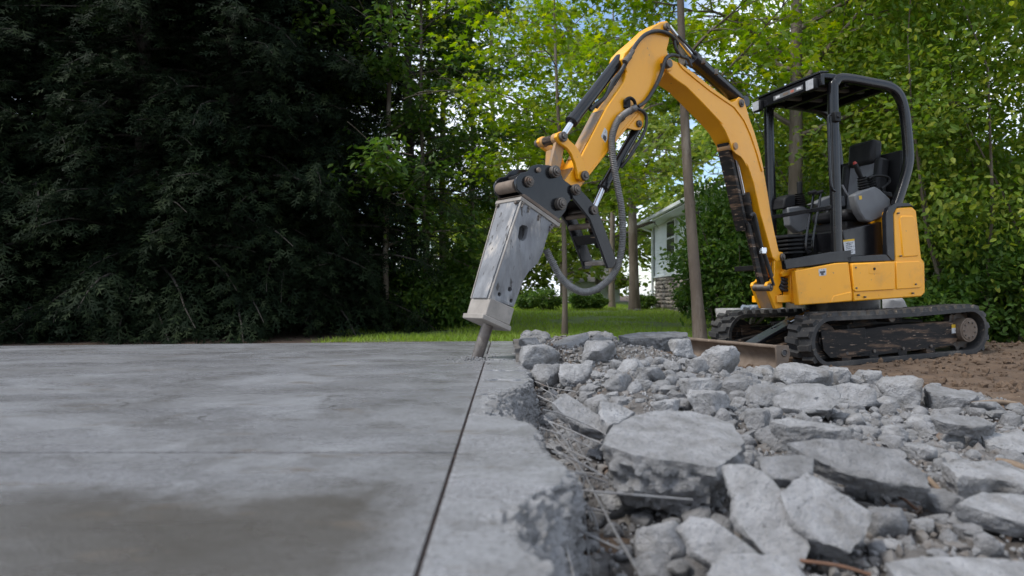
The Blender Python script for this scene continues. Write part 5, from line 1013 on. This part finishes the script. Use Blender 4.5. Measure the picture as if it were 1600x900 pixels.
TEMPL = {'maple': T_maple(), 'ovate': T_ovate(), 'narrow': T_ovate(.15), 'spray': T_spray()}
def rotm(fwd, up):
    """frames whose x is fwd and z near up, vectorised"""
    f = fwd/np.linalg.norm(fwd, axis=1)[:, None]; s = np.cross(up, f); s /= np.linalg.norm(s, axis=1)[:, None]+1e-9; u = np.cross(f, s); return np.stack([f, s, u], 2)
def leaves(name, pos, fwd, up, size, templ, m, parent=None, pmat=None, rng=RNG):
    V, Fa = TEMPL[templ]; n = len(pos); R = rotm(fwd, up)
    Q = np.einsum('nij,kj->nki', R, V)*size[:, None, None]+pos[:, None]
    me = bulk(name, Q.reshape(-1, 3), (Fa[None]+(np.arange(n)*len(V))[:, None, None]).reshape(-1, Fa.shape[1]), attr=np.repeat(rng.uniform(0, 1, n), len(V)), smooth=False)
    return link(name, me, m, parent, pmat)
def limb_path(p, d, l, rng, n=6, droop=0.0, wig=.12):
    q = [np.array(p, float)]; d = np.array(d, float); d /= np.linalg.norm(d)
    for k in range(n): d = d+rng.normal(0, wig, 3)+np.array([0, 0, droop/n]); d /= np.linalg.norm(d); q.append(q[-1]+d*l/n)
    return q
def new_tree(name, x, y, label, cat, group):
    e = bpy.data.objects.new(name, None); col.objects.link(e); e.location = (x, y, float(ground_z(np.array(x), np.array(y)))); tag(e, label, cat, group); return e, Matrix.Translation(e.location), e.location.z
def broad_tree(px, Y, label, h, r0, crown, nl=14, clumps=150, lpc=70, size=.14, templ='maple', m='leaf_maple', bark='bark', lean=(0, 0), seed=1, group='leafy trees behind the excavator', disc=(.45, .10), name='deciduous_tree', tilt=.45, cat='tree', tcurve=.05):
    """trunk, limbs that fork, clumps of leaves in flat sprays at the twigs; crown = (z0, z1, radius)"""
    g = np.random.default_rng(seed); x = (px-CX)/F*Y; e, M_, z0 = new_tree(name, x, Y, label, cat, group)
    tp = [np.array([x+lean[0]*t+tcurve*math.sin(t*5+seed), Y+lean[1]*t, z0-.05+h*t]) for t in np.linspace(0, 1, 14)]; tr = [r0*(1.25 if i == 0 else 1.0)*(1-.78*i/13) for i in range(14)]
    mb = MB(); mb.tube(tp, tr, 12); mb.build('trunk', bark, e, M_, smooth=60)
    zc0, zc1, R = crown; tips = []
    def trunk_at(z): t = np.clip((z-z0)/h, 0, 1)*13; i = int(min(t, 12)); return tp[i]+(tp[i+1]-tp[i])*(t-i), r0*(1-.78*t/13)
    for k in range(nl):
        mb = MB()
        z = zc0+(zc1-zc0)*(k+g.uniform(0, 1))/nl*.92-.3; p, rr = trunk_at(max(z, z0+.3)); a = k*2.4+g.normal(0, .4); f = (z-zc0)/(zc1-zc0); l = R*(.55+.6*math.sin(math.pi*min(max(f*.8+.15, 0), 1)))*g.uniform(.8, 1.15)
        q = limb_path(p, (math.cos(a), math.sin(a), g.uniform(.25, .7)), l, g, 7, -.25); mb.tube(q, [max(rr*.5*(1-i/8), .006) for i in range(8)], 6, cap=False)
        for i in range(2, 8):
            for _ in range(2):
                b = a+g.normal(0, 1.1); q2 = limb_path(q[i], (math.cos(b), math.sin(b), g.uniform(-.1, .6)), l*g.uniform(.18, .42), g, 4, -.2); mb.tube(q2, [max(rr*.16*(1-j/5), .0035) for j in range(5)], 4, cap=False); tips += q2[1:]
        mb.build('limb', bark, e, M_, smooth=60)
    tips = np.array(tips); T_ = tips[g.integers(len(tips), size=clumps)]+g.normal(0, .12, (clumps, 3)); n = clumps*lpc
    c = np.repeat(T_, lpc, 0); rad = disc[0]*g.uniform(.5, 1.2, clumps).repeat(lpc); a = g.uniform(0, 6.283, n); rr = rad*np.sqrt(g.uniform(0, 1, n))
    til = g.normal(0, .3, (clumps, 2)).repeat(lpc, 0)
    off = np.stack([rr*np.cos(a), rr*np.sin(a), g.normal(0, disc[1], n)], 1); off[:, 2] += off[:, 0]*til[:, 0]+off[:, 1]*til[:, 1]-.25*rr**2
    up = np.stack([g.normal(0, tilt, n), g.normal(0, tilt, n), np.ones(n)], 1); fw = np.stack([np.cos(a), np.sin(a), g.normal(-.3, .3, n)], 1)+g.normal(0, .4, (n, 3))
    leaves('crown', c+off, fw, up, size*g.uniform(.6, 1.25, n), templ, m, e, M_, g); return e
CONIF = {}
def conifer(px, Y, label, h, R, kind, yaw, m='needle_shaded', group='dark conifers on the far side of the slab'):
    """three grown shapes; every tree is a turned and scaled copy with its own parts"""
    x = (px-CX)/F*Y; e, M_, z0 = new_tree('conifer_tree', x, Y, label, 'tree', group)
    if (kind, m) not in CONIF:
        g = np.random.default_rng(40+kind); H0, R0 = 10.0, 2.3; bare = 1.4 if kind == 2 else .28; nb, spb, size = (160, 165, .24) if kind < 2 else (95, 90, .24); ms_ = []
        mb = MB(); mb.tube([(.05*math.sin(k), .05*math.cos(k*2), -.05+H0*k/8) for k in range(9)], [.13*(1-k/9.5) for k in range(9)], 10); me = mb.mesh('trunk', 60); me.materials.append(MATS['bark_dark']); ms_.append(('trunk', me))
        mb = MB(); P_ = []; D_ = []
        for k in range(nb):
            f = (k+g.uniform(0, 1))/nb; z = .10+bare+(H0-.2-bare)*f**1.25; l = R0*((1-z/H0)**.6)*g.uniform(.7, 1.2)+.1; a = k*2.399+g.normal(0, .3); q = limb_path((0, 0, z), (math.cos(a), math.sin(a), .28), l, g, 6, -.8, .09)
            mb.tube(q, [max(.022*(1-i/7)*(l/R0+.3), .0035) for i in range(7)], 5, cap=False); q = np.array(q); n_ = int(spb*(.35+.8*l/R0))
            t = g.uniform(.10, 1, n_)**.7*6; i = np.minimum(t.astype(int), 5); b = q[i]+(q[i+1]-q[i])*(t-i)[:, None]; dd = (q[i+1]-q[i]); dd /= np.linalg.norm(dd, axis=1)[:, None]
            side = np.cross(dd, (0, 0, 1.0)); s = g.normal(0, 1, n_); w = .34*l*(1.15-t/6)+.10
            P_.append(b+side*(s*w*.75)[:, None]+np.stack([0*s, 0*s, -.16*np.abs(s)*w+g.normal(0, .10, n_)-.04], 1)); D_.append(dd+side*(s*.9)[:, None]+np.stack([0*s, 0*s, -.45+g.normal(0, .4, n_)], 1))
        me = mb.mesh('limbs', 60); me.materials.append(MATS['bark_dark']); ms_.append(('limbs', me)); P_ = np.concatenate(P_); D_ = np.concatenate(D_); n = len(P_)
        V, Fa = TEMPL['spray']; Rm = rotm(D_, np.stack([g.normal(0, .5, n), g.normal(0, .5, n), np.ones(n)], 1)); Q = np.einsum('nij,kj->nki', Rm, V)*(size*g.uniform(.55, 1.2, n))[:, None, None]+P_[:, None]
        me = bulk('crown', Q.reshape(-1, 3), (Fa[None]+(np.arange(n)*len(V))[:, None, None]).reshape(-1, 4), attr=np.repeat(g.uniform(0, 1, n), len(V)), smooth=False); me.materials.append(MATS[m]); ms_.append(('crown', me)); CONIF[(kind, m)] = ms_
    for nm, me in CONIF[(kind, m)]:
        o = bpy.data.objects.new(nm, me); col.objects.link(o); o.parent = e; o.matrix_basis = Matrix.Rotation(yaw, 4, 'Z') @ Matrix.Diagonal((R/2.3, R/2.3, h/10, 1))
        if nm == 'limbs': o['kind'] = 'stuff'
def shrub(px, Y, label, h, r, seed, n=9000, size=.09, templ='ovate', m='leaf_shrub', group='shrubs behind the excavator', name='shrub', flat=.55, cat='shrub', stems=9, z_lift=0.0):
    """stems fanning out of one foot, leaves thick on the outside of an uneven mound"""
    g = np.random.default_rng(seed); x = (px-CX)/F*Y; e, M_, z0 = new_tree(name, x, Y, label, cat, group); mb = MB()
    for k in range(stems):
        a = k*2.4; q = limb_path((x+.06*math.cos(a), Y+.06*math.sin(a), z0-.03), (math.cos(a)*.5, math.sin(a)*.5, 1), h*g.uniform(.6, .95), g, 6, .0, .12); mb.tube(q, [max(.03*(1-i/6.5), .005)*min(1, h/2) for i in range(7)], 5, cap=False)
    mb.build('stems', 'bark', e, M_, smooth=60)
    nc = max(14, n//90); d = g.normal(size=(nc, 3)); d /= np.linalg.norm(d, axis=1)[:, None]; rr = g.uniform(.25, 1.0, nc)**.55; c = d*rr[:, None]*np.array([r, r, h*.5])+np.array([x, Y, z0+h*.5+z_lift]); c[:, 2] = np.maximum(c[:, 2], z0+.06)
    k = g.integers(nc, size=n); sc = np.array([.30, .30, .20])*max(.35, min(r, 1.6))
    P_ = c[k]+g.normal(size=(n, 3))*sc*.6; o = P_-np.array([x, Y, z0+h*.4]); o /= np.linalg.norm(o, axis=1)[:, None]
    P_[:, 2] = np.maximum(P_[:, 2], z0+.03)
    leaves('crown', P_, o*.7+g.normal(0, .6, (n, 3)), o*.6+g.normal(0, flat, (n, 3))+np.array([0, 0, .8]), size*g.uniform(.6, 1.25, n), templ, m, e, M_, g); return e
# dark conifers left
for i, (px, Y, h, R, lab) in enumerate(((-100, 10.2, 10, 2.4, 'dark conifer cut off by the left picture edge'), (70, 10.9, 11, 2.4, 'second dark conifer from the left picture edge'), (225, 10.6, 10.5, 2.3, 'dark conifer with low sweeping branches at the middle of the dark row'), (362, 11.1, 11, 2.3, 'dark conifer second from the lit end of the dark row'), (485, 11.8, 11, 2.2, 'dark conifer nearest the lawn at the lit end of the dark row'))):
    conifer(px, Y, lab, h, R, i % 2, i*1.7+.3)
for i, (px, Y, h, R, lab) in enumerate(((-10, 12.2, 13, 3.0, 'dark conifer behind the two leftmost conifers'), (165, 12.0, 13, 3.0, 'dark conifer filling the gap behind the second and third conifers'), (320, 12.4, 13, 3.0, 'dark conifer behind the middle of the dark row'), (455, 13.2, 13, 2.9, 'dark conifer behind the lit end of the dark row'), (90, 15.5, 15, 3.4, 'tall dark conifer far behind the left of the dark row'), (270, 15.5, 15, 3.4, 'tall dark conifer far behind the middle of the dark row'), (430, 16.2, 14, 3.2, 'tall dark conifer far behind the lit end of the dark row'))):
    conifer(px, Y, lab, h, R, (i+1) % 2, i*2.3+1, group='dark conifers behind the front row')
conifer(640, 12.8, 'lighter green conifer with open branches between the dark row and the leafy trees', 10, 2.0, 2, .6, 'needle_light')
# leafy trees
broad_tree(1094, 9.5, 'slender tree with straight bare trunk standing behind the boom', 8.5, .088, (3.3, 7.8, 2.5), nl=15, clumps=95, lpc=55, size=.165, lean=(-.42, .1), seed=3, disc=(.42, .09))
broad_tree(1247, 10.9, 'taller tree with thicker trunk seen through the canopy', 11, .13, (3.0, 9.0, 2.6), nl=16, clumps=130, lpc=55, size=.18, lean=(-.15, 0), seed=5)
broad_tree(879, 10.6, 'thin young tree standing behind the breaker hose', 6.5, .045, (2.2, 6.0, 1.7), nl=12, clumps=80, lpc=55, size=.15, lean=(-.1, 0), seed=7)
broad_tree(692, 16.0, 'leafy tree with pale trunk left of the breaker', 10, .10, (2.2, 8.5, 2.6), nl=15, clumps=110, lpc=60, size=.17, m='leaf_maple', lean=(.1, 0), seed=9)
broad_tree(671, 15.4, 'leafy tree with thinner trunk beside the pale trunk', 9.5, .07, (2.4, 8.0, 2.2), nl=12, clumps=100, lpc=60, size=.17, m='leaf_maple', lean=(-.1, 0), seed=11)
broad_tree(607, 12.0, 'dark leafy tree filling the gap at the lit end of the conifers', 9, .06, (1.3, 8.0, 1.9), nl=14, clumps=130, lpc=60, size=.13, m='leaf_dark', seed=23, templ='ovate')
broad_tree(662, 12.4, 'mid green leafy tree between the dark conifers and the breaker', 9, .05, (1.1, 7.5, 1.7), nl=14, clumps=95, lpc=60, size=.13, m='leaf_dark', seed=27, templ='ovate')
broad_tree(735, 14.5, 'mid green leafy tree standing behind the breaker housing', 9, .06, (1.9, 8.0, 2.0), nl=14, clumps=90, lpc=60, size=.16, m='leaf_maple', seed=25)
broad_tree(770, 18.5, 'bright leafy tree above the breaker bracket', 10, .11, (2.8, 9.0, 2.8), nl=14, clumps=90, lpc=60, size=.19, seed=13)
broad_tree(990, 22.0, 'tree with broad trunk on the lawn left of the house', 11, .17, (2.6, 9.5, 3.2), nl=14, clumps=90, lpc=60, size=.24, seed=15, templ='ovate', m='leaf_far', group='trees on the far lawn')
broad_tree(958, 25.0, 'tree with thin trunk on the far lawn behind the hose loop', 11, .12, (2.4, 9.5, 3.0), nl=12, clumps=80, lpc=55, size=.26, seed=17, templ='ovate', m='leaf_far', group='trees on the far lawn')
for i, (px, Y, sz, lab) in enumerate(((735, 34, .36, 'yellow green tree at the far left end of the lawn'), (810, 36, .36, 'pale green tree far behind the breaker'), (880, 33, .34, 'yellow green tree far behind the young tree'), (935, 38, .38, 'pale tree above the small far house'), (1040, 36, .38, 'tall pale tree behind the house roof'), (1140, 30, .34, 'green tree behind the house ridge'))):
    broad_tree(px, Y, lab, 10 if i != 0 else 6, .16, (1.2, 9.0 if i not in (0, 1) else 4.8, 3.4), nl=13, clumps=85, lpc=50, size=sz, seed=70+i, m='leaf_far', group='far trees beyond the lawn', disc=(.8, .25), tilt=.7, templ='ovate')
# right hand thicket
for i, (px, Y, h, r, n, lab) in enumerate(((1520, 9.9, 8.2, 2.2, 33000, 'tall leafy thicket tree at the right picture edge behind the track'), (1660, 10.2, 8.0, 2.3, 17000, 'leafy thicket tree cut off by the right picture edge'), (1405, 12.2, 8.5, 2.3, 27000, 'leafy thicket tree directly behind the seat'), (1300, 14.5, 8.0, 2.3, 19000, 'leafy thicket tree seen through the canopy posts'), (1560, 13.5, 10.5, 3.0, 15000, 'tallest leafy tree rising behind the right thicket'))):
    shrub(px, Y, lab, h, r, 80+i, n=n, size=.10 if Y < 13 else .14, templ='ovate', m='leaf_right', group='leafy thicket on the right', name='thicket_tree', cat='tree', stems=7, flat=.5)
for i, (px, Y, h, r, n, lab) in enumerate(((1122, 13.2, 2.8, .86, 9000, 'dark green shrub in front of the house siding'), (1165, 12.2, 2.6, 1.0, 9000, 'dark green shrub behind the boom cylinder'), (1225, 12.8, 2.6, 1.1, 8000, 'dark green shrub behind the front of the excavator cab'), (1500, 10.6, 1.9, 1.2, 8000, 'low leafy shrub above the rear end of the track'), (1460, 9.6, .9, .7, 3500, 'knee high shrub between track and stone wall'), (1590, 9.4, 1.5, .8, 5000, 'small leafy shrub at the right picture edge above the soil'))):
    shrub(px, Y, lab, h, r, 95+i, n=n, size=.10, m='leaf_shrub')
shrub(640, 12.6, 'dark bush at the lit end of the conifers', 1.3, .9, 110, n=7000, size=.09, m='leaf_dark', group='bushes left of the breaker'); shrub(700, 12.8, 'bright green bush below the two pale trunks', 1.15, .75, 111, n=6000, size=.10, m='leaf_shrub', group='bushes left of the breaker')
shrub(715, 17.5, 'taller dark bush behind the bright green bush', 1.7, .65, 112, n=5000, size=.11, m='leaf_dark', group='bushes left of the breaker')
for i, (px, Y, h, r, lab) in enumerate(((822, 22, .62, .34, 'small round clipped bush at the left of the far hedge row'), (853, 21.5, .72, .5, 'large round clipped bush left of the young trunk'), (905, 22, .55, .42, 'low clipped bush right of the young trunk'), (932, 22.5, .5, .36, 'low clipped bush before the small far house'), (1005, 23, .5, .4, 'low dark bush at the corner of the house'), (1082, 16.8, .8, .4, 'leggy dark shrub against the stone base of the house'))):
    shrub(px, Y, lab, h, r, 120+i, n=3200, size=.075, m='leaf_dark', group='clipped bushes along the lawn')
# ---- grass
def grass(n, xr, yr, keep, name, label, h0=.05):
    g = np.random.default_rng(len(name)); x = g.uniform(*xr, n); y = yr[0]+(yr[1]-yr[0])*g.uniform(0, 1, n)**1.8; k = keep(x, y); x, y = x[k], y[k]; n = len(x); a = g.uniform(0, 6.28, n); h = h0*g.uniform(.5, 1.4, n)*(1+.03*y); w = .004*(1+.06*y)
    b = np.stack([x, y, ground_z(x, y)], 1); d = np.stack([np.cos(a)*w, np.sin(a)*w, 0*a], 1); t = b+np.stack([g.normal(0, .5, n)*h, g.normal(0, .5, n)*h, h], 1)
    V = np.stack([b-d, b+d, t], 1).reshape(-1, 3); tag(link(name, bulk(name, V, np.arange(3*n).reshape(-1, 3), attr=np.repeat(g.uniform(0, 1, n), 3), smooth=False), 'grass_blade'), label, 'grass', kind='stuff')
gk = lambda x, y: (x > -2.6+.5*np.sin(y*2)) & (fbm(np.stack([x*.7, y*.7, 0*x], -1), 3, 3) > -.38+.5*sm(10.2, 9.2, y)) & ~((x > HX) & (y > HY0))
grass(120000, (-2.8, 15), (9.2, 32), gk, 'lawn_grass', 'short green grass covering the lawn')
grass(9000, (4.2, 9.5), (7.2, 10.5), lambda x, y: fbm(np.stack([x, y, 0*x], -1), 3, 8) > -.05+.4*sm(9.2, 7.6, y), 'rough_grass', 'patchy rough grass behind the track at the foot of the thicket', .07)
grass(5000, (-2.6, 0), (6.4, 9.3), lambda x, y: fbm(np.stack([x*1.4, y*1.4, 0*x], -1), 3, 12) > .02, 'edge_grass', 'thin grass strip just beyond the far slab edge', .05)
